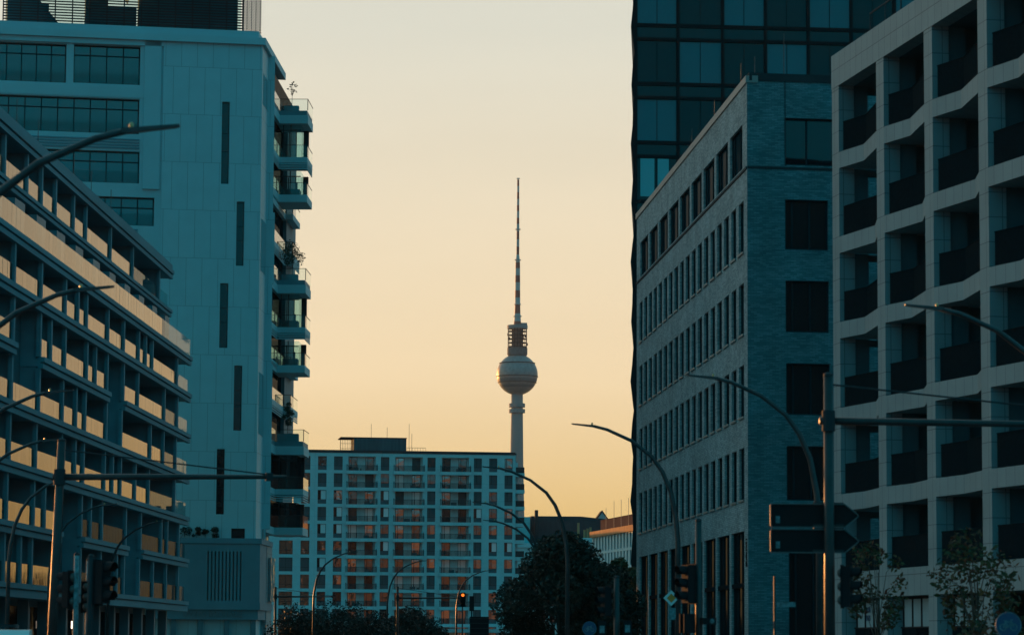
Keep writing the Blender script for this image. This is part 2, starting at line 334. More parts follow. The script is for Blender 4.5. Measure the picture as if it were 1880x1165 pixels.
# ------------------------------------------------------------------ television tower
def tv_tower():
    t = thing('television_tower', 'slender concrete television tower with steel ball and red and white antenna above the rooftops', 'tower', (4.31, 2380, 0))
    MB().lathe([(15, 0), (9.5, 20), (7.2, 60), (5.9, 110), (5.1, 146), (4.65, 180), (4.55, 198)], n=32).build('shaft', shaft, t, True)
    b = MB()
    for z in (181.2, 185.6): b.lathe([(4.5, z), (6.3, z), (6.3, z + 2.9), (4.5, z + 2.9)], n=32)
    b.build('gallery_ring', shaft, t)
    R, zc, pr = 16.1, 211.2, []
    for k in range(1, 40):
        a = -math.pi / 2 + math.pi * k / 40; z = zc + R * math.sin(a)
        pr.append((R * math.cos(a), z, 1 if (205.3 < z < 208.6 or 201.6 < z < 203.6) else 0))
    MB().lathe(pr, n=72).build('ball', [steel, darkwall], t)
    b = MB()
    for z, r in ((219.8, 13.9), (209.3, 16.25), (204.6, 15.0)): b.lathe([(r, z), (r + .25, z + .1), (r + .25, z + .5), (r, z + .6)], n=72)
    b.build('ball_ring', darkmetal, t)
    MB().lathe([(7.0, 225.5), (7.9, 227), (7.9, 229.4), (7.9, 232.2), (4.6, 232.2), (4.3, 247.5)], n=32).build('collar', collarm, t)
    b = MB()
    for z in (233, 236, 239, 242, 245): b.lathe([(6.6, z), (7.6, z), (7.6, z + .35), (6.6, z + .35)], n=32)
    for k in range(20):
        a = 2 * math.pi * k / 20; x, y = 7.3 * math.cos(a), 7.3 * math.sin(a); b.box(x - .22, x + .22, y - .22, y + .22, 230, 247.4)
        if k % 3 == 0: b.box(x * 1.05 - .6, x * 1.05 + .6, y * 1.05 - .6, y * 1.05 + .6, 234 + k % 5 * 2, 236 + k % 5 * 2)
    b.build('antenna_cage', darkmetal, t)
    b = MB().lathe([(4, 247), (8, 247.2), (8, 249.9), (3, 250)], n=32); b.box(2.8, 7.6, -2, 2, 249.9, 251.8); b.build('top_platform', shaft, t)
    z = lambda y: 366.6 - (y - 327) * .4295
    b = MB(); seg = [(597, 1, 3.0), (591, 1, 2.7), (577, 0, 1.95), (559.6, 1, 1.75), (547.7, 0, 1.75), (534.7, 1, 1.68), (519.8, 0, 1.65), (507, 1, 1.6), (493.8, 0, 1.55), (483, 1, 1.5), (480.7, 0, 1.4), (468.4, 0, .95), (453.9, 1, .95), (440.5, 0, .93), (426, 1, .9), (412, 0, .9), (400.8, 1, .85), (388.1, 0, .8), (377.6, 1, .8), (365.8, 0, .75), (353.5, 1, .72), (342, 0, .7), (330, 1, .65)]
    b.lathe([(s[2] * (1.18 if k > 1 else 1), z(s[0]), s[1]) for k, s in enumerate(seg)], n=16); b.build('antenna_mast', [whp, redp], t)
    for y, r in ((583, 3.3), (561, 2.7), (479.5, 2.5), (423, 2.1), (329, 1.3)): MB().lathe([(.5, z(y)), (r, z(y) + .1), (r, z(y) + .8), (.5, z(y) + .9)], n=20).build('mast_platform', whp, t)
tv_tower()

# ------------------------------------------------------------------ apartment house on the left with mirroring balcony glass
def panel(a, c, y, z0, z1, m, parent, name='balcony_panel'):
    n = max(1, round((c - a) / 1.25)); w = (c - a) / n; b = MB()
    for k in range(n):
        p0, p1 = a + w * k, a + w * (k + 1) - .02; d = random.uniform(-.006, .006)
        i = [b.p(x, yy, z) for z in (z0, z1) for x, yy in ((p0, y - d), (p1, y + d), (p1, y + d + .02), (p0, y - d + .02))]
        for q in ((3, 2, 1, 0), (4, 5, 6, 7), (0, 1, 5, 4), (1, 2, 6, 5), (2, 3, 7, 6), (3, 0, 4, 7)): b.f.append([i[j] for j in q]); b.m.append(0)
    return b.build(name, m, parent)
def low_house():
    t = thing('balcony_apartment_house', 'long low apartment house with slab bands and glass balconies mirroring yellow sky, left of street', 'building', (-24.534, 233, 0), 88.6)
    X0, X1 = -92, -2.2
    L = [4.33, 7.5, 10.63, 13.77, 16.87, 19.93, 22.75]
    gap = {1: [(-58.1, -50.35), (-32.6, -25.8)], 4: [(-73.3, -65.3), (-41.5, -34.9)]}
    P = {'F': [-86, -80, -74.4, -69.8, -66.5, -58.4, -50.4, -42.8, -36.15, -33.1, -26.3, -19.6, -12.9, -6.5], 'E': [-86, -80, -74, -66.2, -62.8, -58.1, -50.35, -46.9, -42.5, -32.6, -25.8, -15.7, -12.6, -6.4],
         'D': [-86, -80, -73.6, -65.9, -57.7, -53, -50, -41.9, -38.6, -35.2, -28.75, -22.4, -9], 'C': [-86, -80, -73.4, -65.3, -57.65, -53, -49.7, -41.5, -35.3, -21.9, -15.4, -8.8],
         'B': [-86, -80, -73.2, -65.3, -61.9, -57.2, -49.4, -46.1, -41.5, -34.7, -28.2, -15.25, -8.3], 'A': [-86, -80.4, -73.3, -65.3, -57.4, -53, -49.8, -41.5, -34.9, -28.2, -24.9, -21.7, -8.8]}
    fr = MB()
    for k, zl in enumerate(L):
        segs = []; a = X0
        for g0, g1 in gap.get(k, []): segs.append((a, g0 + .12)); a = g1 - .12
        segs.append((a, X1))
        for s0, s1 in segs:
            th = .30 if k else .42
            fr.box(s0, s1, -.27, .0, zl - th, zl - .02); fr.box(s0, s1, -.36, .0, zl + .05, zl + .33)
            fr.box(s0, s1, -.12, .0, zl - .02, zl + .05); fr.box(s0, s1, 0, 2.2, zl - .2, zl + .2)
    for k, r in enumerate('FEDCBA'):
        for u in P[r]:
            fr.box(u - .22, u + .22, -.12, .12, L[k] + .33, L[k + 1] - .30)
            fr.box(u - .05, u + .05, .12, 2.2, L[k] + .2, L[k + 1] - .2)
    fr.build('facade_frame', fascia, t)
    b = MB(); b.box(X0, -7.2, 2.2, 16, 0, 22.7); b.box(X0, -5.2, 4.2, 15, 22.95, 26.2); b.box(X0, -5.6, 3.6, 15, 26.5, 29.15); b.build('wall', loggia, t)
    b = MB()
    for k, gs in gap.items():
        for g0, g1 in gs:
            b.box(g0 + .14, g1 - .14, 1.0, 2.19, L[k - 1] + .33, L[k + 1] - .33)
    b.build('recessed_wall', darkwall, t)
    # balcony glass and the rooms behind, bay by bay
    for k, r in enumerate('FEDCBA'):
        us = P[r] + [-2.1]
        for i in range(len(us) - 1):
            a, c = us[i] + .23, us[i + 1] - .23
            if c < -84: continue
            tall = any(k in (kk - 1, kk) and g0 - .6 < us[i] and us[i + 1] < g1 + .6 for kk, gs in gap.items() for g0, g1 in gs)
            if tall and not (r == 'C' and us[i] < -70): continue
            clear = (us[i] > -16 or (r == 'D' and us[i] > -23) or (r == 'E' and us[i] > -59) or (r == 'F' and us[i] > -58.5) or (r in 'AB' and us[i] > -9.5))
            z0 = L[k] + .34
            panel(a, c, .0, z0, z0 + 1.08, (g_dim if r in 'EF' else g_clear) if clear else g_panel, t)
            if c < -7: 
                n = max(2, int((c - a) / 1.15)); gm = random.choice([w_dark, w_dark, w_deep, w_teal])
                window(t, a + .25, c - .3, L[k] + .25, L[k + 1] - .45, 2.05, gm, mull=[a + .25 + (c - a - .55) * j / n for j in range(1, n)], depth=.12)
    # terrace level and set-back top floor
    panel(X0, -17.5, -.12, 23.1, 24.42, g_panel, t, 'terrace_panel')
    MB().box(-17.45, -2.0, -.12, -.095, 23.1, 24.42).build('terrace_panel', g_clear, t)
    for k in range(27):
        u = -90 + 3.28 * k
        if u > -5: break
        MB().box(u, u + 1.55, .55 + .35 * (k % 2), 3.4, 23.0, 25.35 + .3 * (k % 2)).build('terrace_divider', planterm, t)
    UT = [-86, -80, -74.4, -68.3, -61.55, -56.9, -52.2, -45.7, -41, -30.9, -20.9, -7.6]
    b = MB(); e = -1.9
    b.box(X0, e, 1.36, 1.62, 26.2, 26.42); b.box(X0, e, 1.28, 1.62, 26.49, 26.71); b.box(X0, e, 1.5, 1.62, 26.42, 26.49); b.box(X0, e, 1.62, 4.5, 26.25, 26.65)
    b.box(X0, e, 1.3, 1.6, 29.1, 29.38); b.box(X0, e, 1.2, 1.6, 29.45, 29.72); b.box(X0, e, 1.45, 1.6, 29.38, 29.45); b.box(X0, e, 1.6, 15.5, 29.15, 29.7)
    b.box(X0, e, 1.35, 15.2, 29.79, 30.2); b.box(X0, e, 1.6, 15.3, 29.7, 29.79)
    for u in UT:
        b.box(u - .22, u + .22, 1.5, 1.72, 26.71, 29.1); b.box(u - .05, u + .05, 1.72, 3.6, 26.65, 29.15)
    b.build('roof_frame', fascia, t)
    us = UT + [-2.3]
    for i in range(len(us) - 1):
        a, c = us[i] + .23, us[i + 1] - .23
        if c < -82: continue
        panel(a, c, 1.62, 26.72, 27.85, g_clear if us[i] > -22 else g_panel, t)
        if c < -7:
            n = max(2, int((c - a) / 1.3)); window(t, a + .2, c - .2, 26.7, 29.0, 3.45, random.choice([w_dark, w_teal, w_ltblind]), mull=[a + .2 + (c - a - .4) * j / n for j in range(1, n)], depth=.12)
    for u in (-68.2, -57.5, -50.5, -37.5, -30.5, -22): MB().tube([(u, 3, 30.5), (u, 3, 33.0)], .022, 6).build('lightning_rod', galv, t)
    for k in range(14):
        u = -88 + 6.2 * k; MB().box(u - .3, u + .3, .6, 1.2, 0, 3.9).build('column', loggia, t)
    b = MB(); b.box(X0, -7, 2.12, 2.19, .3, 3.6); b.build('shop_glazing', w_deep, t)
    b = MB(); b.box(-46.4, -46.3, 1.0, 1.07, 2.4, 2.85); b.build('wall_lamp', lit, t)
low_house()

# ------------------------------------------------------------------ residential tower on the left
def white_tower():
    t = thing('white_residential_tower', 'tall white panel-clad residential tower with slit windows and glass corner balconies', 'building', (-20.639, 255, 0), 10.8)
    X0 = -26.0
    wins = [(X0 + 1.5, -17.11, 48.05, 51.35), (-16.5, -10.95, 48.1, 51.4), (X0 + 1.5, -10.95, 43.92, 46.9), (X0 + 1.5, -10.86, 39.75, 42.45), (X0 + 1.5, -9.56, 36.2, 38.6), (X0 + 1.5, -9.56, 32.1, 34.5), (X0 + 1.5, -9.56, 28, 30.4), (X0 + 1.5, -9.56, 24, 26.4)]
    slits = [(-4.02, -3.36, 39.95, 46.95), (-2.66, -2.0, 33.05, 38.5), (-3.95, -3.25, 26.1, 31.55), (-2.66, -1.98, 19.2, 24.65), (-4.0, -3.33, 12.2, 17.65), (-2.7, -1.55, 9.75, 11.05)]
    b = MB(); b.wall(X0, -9.0, 9, 52.0, wins, 0, .75, 0, 0); b.build('window_wall', whitepl, t)
    b = MB(); b.wall(-9.0, -.66, 0, 51.9, slits, -.12, .55, 0)
    b.face([(-9.0, -.12, 0), (-9.0, -.12, 51.9), (-9.0, 0.2, 51.9), (-9.0, .2, 0)])
    b.build('panel_wall', cladding, t)
    b = MB(); b.box(-10.6, -9.2, -.2, -.001, 39.3, 51.9); b.box(X0, -9.02, -.2, -.001, 51.45, 51.9); b.box(X0, -10.6, -.06, -.001, 47.0, 47.9); b.build('facade_trim', whitepl, t)
    for i, (a, c, d, e) in enumerate(wins):
        n = int(round((c - a) / 1.33)); mu = [a + (c - a) * j / n for j in range(1, n)]
        window(t, a, c, d, e, .55, w_dark if i < 3 else w_teal, mu, [e - .85], .09, depth=.14)
        MB().box(a, c, .12, .135, d, d + 1.05).build('window_guard', g_clear, t)
    for z0 in (42.6, 35.0, 31.0, 27):
        b = MB()
        for k in range(4): b.box(X0 + 1.5, -10.9, -.10, -.001, z0 + .06 + k * .24, z0 + .17 + k * .24)
        b.build('louvre_band', fascia, t)
    for a, c, d, e in slits: window(t, a, c, d, e, .25, w_deep, [], [d + (e - d) * .4, d + (e - d) * .62] if e - d > 3 else [], .05, 'slit_window')
    # roof slab, parapet and louvred roof screen
    b = MB(); b.prism([(X0, -.45), (-.45, -.45), (3.1, 15.4), (-3, 15.4), (X0, 14)], 51.9, 52.5)
    b.prism([(X0, -.1), (-1.0, -.1), (2.4, 15), (X0, 14)], 52.5, 53.1)
    b.build('roof_slab', whitepl, t)
    b = MB()
    for k in range(30):
        z = 53.25 + k * .235
        b.box(-22.4, -2.2, 1.1, 1.2, z, z + .10); b.set(77.5, -2.2, 1.25); b.box(0, 13.5, 0, .03, z, z + .09); b.set()
    for k in range(15):
        u = -22.4 + 20.2 * k / 14; b.box(u - .05, u + .05, 1.22, 1.34, 53.1, 60.3)
    b.set(77.5, -2.2, 1.4)
    for k in range(5): b.box(3.3 * k, 3.3 * k + .06, .04, .09, 53.1, 60.3)
    b.set(); b.build('roof_screen', darkmetal, t)
    b = MB(); b.box(-11.0, -2.6, 2.2, 4, 53.1, 62); b.box(-15.5, -11.2, 2.4, 4, 53.1, 55.2); b.box(-15.5, -13.6, 2.5, 3.9, 55.2, 57.5); b.xprism([(-22, 53.1), (-17, 53.1), (-22, 59)], 4, 10); b.xprism([(-14.5, 62), (-11.5, 57), (-11.5, 62)], 4, 10); b.box(-19, -18.5, 4, 4.5, 53.1, 55.5); b.build('roof_plant', plantm, t)
    MB().box(-22.2, -2.4, 1.45, 1.47, 53.1, 60).build('screen_glazing', g_clear, t)
    # side: return with light slits, pier and the glazed, balconied flank
    A = 77.5
    b = MB(A, -.66, -.12); b.face([(0, 0, 0), (4.7, 0, 0), (4.7, 0, 51.9), (0, 0, 51.9)]); b.build('return_wall', cladding, t)
    for z0, z1 in ((32.8, 37.2), (47.0, 49.6), (19.0, 24.2)):
        b = MB(A, -.66, -.12); b.box(.6, 4.5, -.03, -.012, z0, z1); b.build('slit_glazing', w_mirror, t)
    b = MB(); px, py = -.66 + .216 * 4.7, -.12 + .976 * 4.7
    for z0, z1, wd, sh in ((38.3, 51.9, .56, 0), (32.2, 38.3, .62, .10), (25.3, 32.2, .70, -.12), (18.6, 25.3, .62, .08), (11.2, 18.6, .80, -.12), (0, 11.2, .5, -.2)):
        b.set(10.5 - 10.8, px, py); b.box(sh - .1, wd + sh, 0, .9, z0, z1)
    b.build('corner_pier', cladding, t)
    b = MB(A, px, py); b.box(.9, 22, .02, 8, 11.4, 51.3); b.build('side_wall', w_deep, t)
    b = MB(A, px, py); b.box(13.8, 22, -.3, 9, 11.4, 50); b.box(6, 20, 3.2, 9, 0, 11.39); b.build('rear_core', loggia, t)
    def balcony(zs, zb, s0=7.2, s1=12.0, o=2.75, louv=True, box=0, rail=1.05):
        q = thing_part('balcony', t)
        poly = [(.4, .15), (.4, -.28), (s0, -.28), (s0, -o), (s1, -o), (s1, .15)]
        MB(A, px, py).prism(poly[::-1], zb, zs).build('slab', whitepl, q)
        if box: MB(A, px, py).prism([(.4, .1), (.4, -.2), (s0 + .08, -.2), (s0 + .08, -o + .08), (s1, -o + .08), (s1, .1)][::-1], zs, zs + box).build('upstand', planterm, q)
        z = zs + box; G = MB(A, px, py); G.box(.4, s0, -.25, -.23, z, z + rail); G.box(s0 + .03, s0 + .05, -o, -.26, z, z + rail); G.box(s0 + .05, s1, -o + .02, -o + .04, z, z + rail); G.build('glass_rail', g_rail, q)
        H = MB(A, px, py); H.box(s0 + .01, s0 + .06, -o, -.2, z + rail, z + rail + .04); H.box(s0 + .06, s1, -o, -o + .05, z + rail, z + rail + .04); H.box(s0, s0 + .06, -o - .01, -o + .05, z, z + rail); H.build('handrail', darkmetal, q)
        if louv:
            V = MB(A, px, py)
            for k in range(3):
                zz = zb - .17 - .2 * k
                V.box(.4, s0, -.28, -.2, zz, zz + .1); V.box(s0, s0 + .08, -o, -.2, zz, zz + .1); V.box(s0 + .08, s1, -o, -o + .08, zz, zz + .1)
            V.build('louvre', whitepl, q)
    for top, rooms in ((48.0, (0, 1)), (32.9, (1, 1)), (18.7, (0, 0))):
        balcony(top + .0, top - .75, box=.42, louv=False, rail=1.0)
        balcony(top - 3.75, top - 4.25)
        balcony(top - 7.1, top - 7.75, louv=False)
        for j, see in enumerate(rooms):
            z0, z1 = (top - 3.74, top - .76) if j == 0 else (top - 7.09, top - 4.9)
            q = thing_part('glazed_room', t)
            gm = g_clear if (see or j == 0 and top > 20) else w_deep
            MB(A, px, py).box(8.0, 8.03, -2.1, 0, z0, z1).box(11.6, 11.63, -2.1, 0, z0, z1).box(8.1, 11.55, -2.12, -2.1, z0, z1).build('room_glass', gm, q)
            H = MB(A, px, py)
            for o in (.5, 1.15): H.box(7.95, 8.06, -o - .07, -o, z0, z1); H.box(11.58, 11.66, -o - .2, -o - .13, z0, z1)
            H.box(11.2, 11.65, -2.45, -2.0, z0, z1); H.box(7.96, 8.05, -2.1, 0, z1 - .5, z1 - .42)
            H.build('mullion', darkmetal, q)
            if see: MB(A, px, py).box(9, 10.4, -1.9, -.6, z0, z0 + .75).box(9.2, 9.4, -1.7, -1.5, z0 + .75, z0 + 1.35).build('furniture', darkwall, q)
    for zs in (40.0, 36.4, 26.0, 22.6): balcony(zs, zs - .5, 13, 19.5, .95, louv=zs in (36.4, 22.6))
    # podium with louvres
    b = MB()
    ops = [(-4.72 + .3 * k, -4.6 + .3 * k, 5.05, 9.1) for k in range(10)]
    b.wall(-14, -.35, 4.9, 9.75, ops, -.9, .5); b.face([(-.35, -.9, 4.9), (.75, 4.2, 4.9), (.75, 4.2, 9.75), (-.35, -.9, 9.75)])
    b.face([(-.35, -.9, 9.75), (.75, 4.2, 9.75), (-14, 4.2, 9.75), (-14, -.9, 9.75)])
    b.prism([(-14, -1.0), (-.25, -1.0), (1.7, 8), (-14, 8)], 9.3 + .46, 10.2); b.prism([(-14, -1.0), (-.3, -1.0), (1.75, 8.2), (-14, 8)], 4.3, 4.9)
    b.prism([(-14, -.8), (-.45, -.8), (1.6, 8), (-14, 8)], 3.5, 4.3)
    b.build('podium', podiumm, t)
    b = MB(A, .8, 4.3); b.box(0, 4, 0, .3, 0, 9.75); b.build('podium_flank', stone, t)
    MB().box(-14, -.6, .2, .25, 0, 9.7).build('podium_recess', w_deep, t)
    for k in range(6): MB().box(-12 + 2.2 * k, -11.6 + 2.2 * k, -.6, -.2, 0, 3.5).build('podium_column', loggia, t)
    b = MB(A, 1.0, 5.2); b.box(0, 3.2, -.25, -.05, 5.1, 8.8); b.box(-1.0, 3.0, .3, .45, 10.3, 11.2); b.build('podium_window', w_refl, t)
    me = text_mesh('LIVING BAUHAUS', .62, .03); me.materials.append(stickers); o = bpy.data.objects.new('sign_lettering', me); COL.objects.link(o); o.parent = t
    o.location = (-4.2, -.86, 3.92); o.rotation_euler = (RAD(90), 0, 0)
def thing_part(name, parent):
    o = bpy.data.objects.new(name, None); COL.objects.link(o); o.parent = parent; return o
white_tower()

# ------------------------------------------------------------------ apartment block in the middle
def block():
    t = thing('white_apartment_block', 'wide white many-storey apartment block with a grid of windows and balconies closing the street', 'building', (.797, 547, 0), 8)
    X0 = -58
    cols = [(-35.48, -33.95), (-32.64, -31.1), (-24.27, -22.76), (-15.91, -14.45), (-7.54, -6.11), (-4.78, -3.32), (-1.99, -.53)]
    left = [(-42.2, -39.8), (-38.4, -36.85)]; far = [(-46.5, -45), (-49.5, -48), (-55, -53.5)]
    bays = [(-30.12, -25.19), (-21.71, -16.77), (-13.33, -8.43)]
    codes = ['RSSDSSO', 'SSROSSS', 'WRWSSOS', 'SWWSWOO', 'WWROOOO', 'OOWSSWW', 'WOOOOOO', 'SOSSSSS', 'ODOSSOS', 'SSDOSOS', 'SSSODOS']
    bcode = ['RR RS DO', 'RS WR OO', 'RR SW OS', 'DW RO DD', 'WR OO WO', 'DD DO OW', 'OO OO WW', 'DD WW OO', 'OO OO DD', 'OO DD OO', 'DD OO DO']
    mm = {'R': w_refl, 'O': w_refl, 'S': w_shut, 'W': w_blind, 'D': w_deep}
    ops = []
    for r in range(11):
        zt, zb = 34.63 - 3.0 * r, 32.2 - 3.0 * r
        for i, (a, c) in enumerate(cols + left + far): ops.append((a, c, zb, zt))
        for a, c in bays: ops.append((a, c, zb - .35, zt + .05))
    b = MB(); b.wall(X0, 0, 0, 35.3, ops, 0, .32)  # street front
    b.face([(0, 0, 0), (0, 16, 0), (0, 16, 35.3), (0, 0, 35.3)])
    b.build('wall', blockpl, t)
    b = MB(); b.box(X0, .12, -.12, 16, 35.3, 35.55); b.box(X0, 0, .3, 16, 35.55, 35.8); b.build('roof_edge', darkmetal, t)
    for r in range(11):
        zt, zb = 34.63 - 3.0 * r, 32.2 - 3.0 * r
        for i, (a, c) in enumerate(cols):
            k = codes[r][i]; gm = mm[k] if k in 'SWD' else random.choice([w_refl, w_refl2, w_refl2, w_refl3, w_refl3])
            q = MB(); f = .07
            q.box(a, c, .2, .28, zb, zb + .72, 2); q.box(a, c, .18, .27, zt - f, zt, 0); q.box(a, a + f, .18, .27, zb + .72, zt - f, 0); q.box(c - f, c, .18, .27, zb + .72, zt - f, 0)
            m1 = a + (.36 if (r + i) % 3 else .3) * (c - a); q.box(m1 - .03, m1 + .03, .185, .265, zb + .72, zt - f, 0); q.box(a + f, c - f, .18, .27, zb + .72, zb + .79, 0)
            y = .24
            if k == 'S': q.face([(a, y, zb), (c, y, zb), (c, y, zt), (a, y, zt)], 1)
            else:
                q.face([(m1, y, zb + .7), (c, y, zb + .7), (c, y, zt), (m1, y, zt)], 1); q.face([(a, y, zb + .7), (m1, y, zb + .7), (m1, y, zt), (a, y, zt)], 3)
            q.build('window', [frame, gm, spand, w_deep if k == 'W' else (w_refl2 if k in 'RO' else gm)], t)
        for a, c in (left if r > 3 else left[1:]):
            window(t, a, c, zb, zt, .18, w_refl3 if (r + int(c)) % 3 else w_shut, [(a + c) / 2] if c - a > 2 else [], [zb + .72], .07)
        for i, (a, c) in enumerate(bays):
            p = thing_part('balcony', t); z0 = zb - .38
            MB().box(a - .35, c + .3, -.75, .3, z0 - .28, z0 + .30).build('slab', blockpl, p)
            H = MB(); y = -.68; zr = z0 + .30
            H.box(a - .3, c + .25, y, y + .04, zr + .92, zr + .97); H.box(a - .3, a - .26, y + .04, .0, zr + .92, zr + .97); H.box(c + .21, c + .25, y + .04, .0, zr + .92, zr + .97)
            n = 26
            for k in range(n + 1): u = a - .3 + (c - a + .51) * k / n; H.box(u, u + .10, y + .005, y + .035, zr, zr + .92)
            H.box(a - .3, a - .2, y - .01, y + .09, zr, zr + 1.15); H.box(c + .15, c + .25, y - .01, y + .09, zr, zr + 1.15)
            H.build('railing', darkmetal, p)
            back = MB(); back.wall(a, c, z0, zt + .05, [(a + .25, a + 1.75, z0 + .3, zt - .05), (c - 1.75, c - .25, z0 + .3, zt - .05)], 1.3, .15)
            back.face([(a, .32, z0), (a, 1.3, z0), (a, 1.3, zt), (a, .32, zt)]); back.face([(c, .32, z0), (c, 1.3, z0), (c, 1.3, zt), (c, .32, zt)]); back.face([(a, .32, zt + .05), (c, .32, zt + .05), (c, 1.3, zt + .05), (a, 1.3, zt + .05)])
            back.build('back_wall', blockpl, p)
            cc = bcode[r].split()[i]
            for j, (w0, w1) in enumerate(((a + .25, a + 1.75), (c - 1.75, c - .25))):
                window(p, w0, w1, z0 + .3, zt - .05, 1.38, (mm[cc[j]] if cc[j] in 'SWD' else random.choice([w_refl, w_refl2, w_refl2, w_refl3, w_refl3])), [w0 + .45] if cc[j] != 'S' else [], [], .07, 'balcony_door')
            if (r * 3 + i) % 2 == 0:
                F = MB(); u = a + .7 + random.random() * 2.6; F.box(u, u + .9, -.3, .3, zr, zr + .55); F.box(u + 1.2, u + 1.5, -.4, -.1, zr, zr + .4); F.build('balcony_furniture', darkwall, p)
    for r in range(10):
        zb = 32.2 - 3 * r; p = thing_part('balcony', t)
        MB().box(.0, 1.7, .3, 4.2, zb - .75, zb - .1).build('slab', blockpl, p)
        MB().box(.1, 1.65, .32, .38, zb - .1, zb + .95).box(1.6, 1.66, .38, 4.2, zb - .1, zb + .95).build('railing', darkmetal, p)
    MB().box(.02, 1.0, 4.2, 9, 0, 34.2).build('side_bay', blockpl, t)
    b = MB(); b.box(-28.6, -19.1, 6, 12, 35.6, 38.35); b.build('roof_house', roofbox, t)
    b = MB()
    for k in range(9): u = -31 + 2.4 * k / 8; b.box(u, u + .05, 6, 6.05, 35.6, 38.3); 
    for z in (36.4, 37.3, 38.25): b.box(-31, -28.65, 6.06, 6.1, z, z + .06)
    b.box(-31, -19.0, 5.9, 12.1, 38.36, 38.5)
    for k in range(8): u = -19 + 3.4 * k / 7; b.box(u, u + .04, 6, 6.04, 35.6, 36.7)
    b.box(-19, -15.6, 5.98, 6.06, 36.7, 36.76); b.build('roof_railing', screenb, t)
    for u, h in ((-30.9, 2.0), (-25.3, 40.9 - 36), (-22.4, 4.3), (-18.4, 5), (-17.9, 3.2), (-39, 1.6)): MB().tube([(u, 8, 35.7), (u, 8, 36.2 + h)], .035, 5).build('aerial', galv, t)
    b = MB(); b.box(-40, -1, -3, .0, 3.55, 4.25); b.box(-16, 4, -3.4, -3.0, 3.6, 4.2); b.build('canopy', concrete, t)
block()

# ------------------------------------------------------------------ dark glass office tower on the right
def glass_tower():
    t = thing('dark_glass_office_tower', 'dark glass office tower with venetian blinds and slightly jagged edge behind the brick building', 'building', (8.127, 205, 0), 5.5)
    fl = [47.8 + 4.05 * k - 4.05 * 11 for k in range(15)]   # window sill levels
    pat = lambda r, c: (r + c) % 2 == 0
    X1 = 30
    b = MB(); b.prism([(.35, .25), (X1, .25), (X1 + 3, 22), (3.6, 22)], 0, 60); b.build('core', blackmetal, t)
    fr = MB()
    for z in fl:
        fr.box(.12, X1, -.03, .24, z - .22, z + .03); fr.box(.12, X1, -.03, .24, z - 1.16, z - .94)
    us = [3.14, 6.23, 9.2, 12.17, 15.17, 18.2, 21.2, 24.2, 27.2]
    for u in us: fr.box(u - .10, u + .10, -.06, .23, 0, 60)
    fr.build('facade_grid', blackmetal, t)
    ee = [.25] + us
    for r, z in enumerate(fl):
        for c in range(len(ee) - 1):
            if z > 56.5 or ee[c] > 19: continue
            if z < 22 and c > 0: continue
            q = MB(); a, d = ee[c] + .1, ee[c + 1] - .1
            k = pat(r, c)
            q.face([(a, .12, z + .03), (d, .12, z + .03), (d, .12, z + 2.9), (a, .12, z + 2.9)], 0)
            q.box((a + d) / 2 - .02, (a + d) / 2 + .02, .09, .13, z + .03, z + 2.9, 1)
            special = (r == 7 and c == 0)
            if special:
                q.box(a + .2, a + 1.16, .03, .06, z + .25, z + 2.85, 2); q.box(a + 1.38, a + 2.15, .03, .06, z + .25, z + 2.85, 2)
            q.build('window', [w_dkblind if special else (w_ltblind if k else w_dkblind), blackmetal, w_annex], t)
            MB().box(a, d, .08, .12, z - .93, z - .23).build('spandrel', w_spand, t)
    b = MB(); prof = []
    for k, z in enumerate(fl): prof += [(.02 + .05 * (k % 2), z - 1.1), (-.12 + .04 * (k % 2), z - .2), (.0, z + 1.0), (.12 - .05 * (k % 3), z + 2.0)]
    prof = [(0, 0)] + [q for q in prof if q[1] > 0.2]
    lo = [(.34, prof[-1][1]), (.34, 0)]
    
    n = len(prof)
    for k in range(n - 1):
        (xa, za), (xc, zc) = prof[k], prof[k + 1]
        b.face([(xa, 0, za), (.34, 0, za), (.34, 0, zc), (xc, 0, zc)]); b.face([(xa, 0, za), (xc, 0, zc), (xc + 3.2, 22, zc), (xa + 3.2, 22, za)])
    b.build('folded_edge', blackmetal, t)
glass_tower()

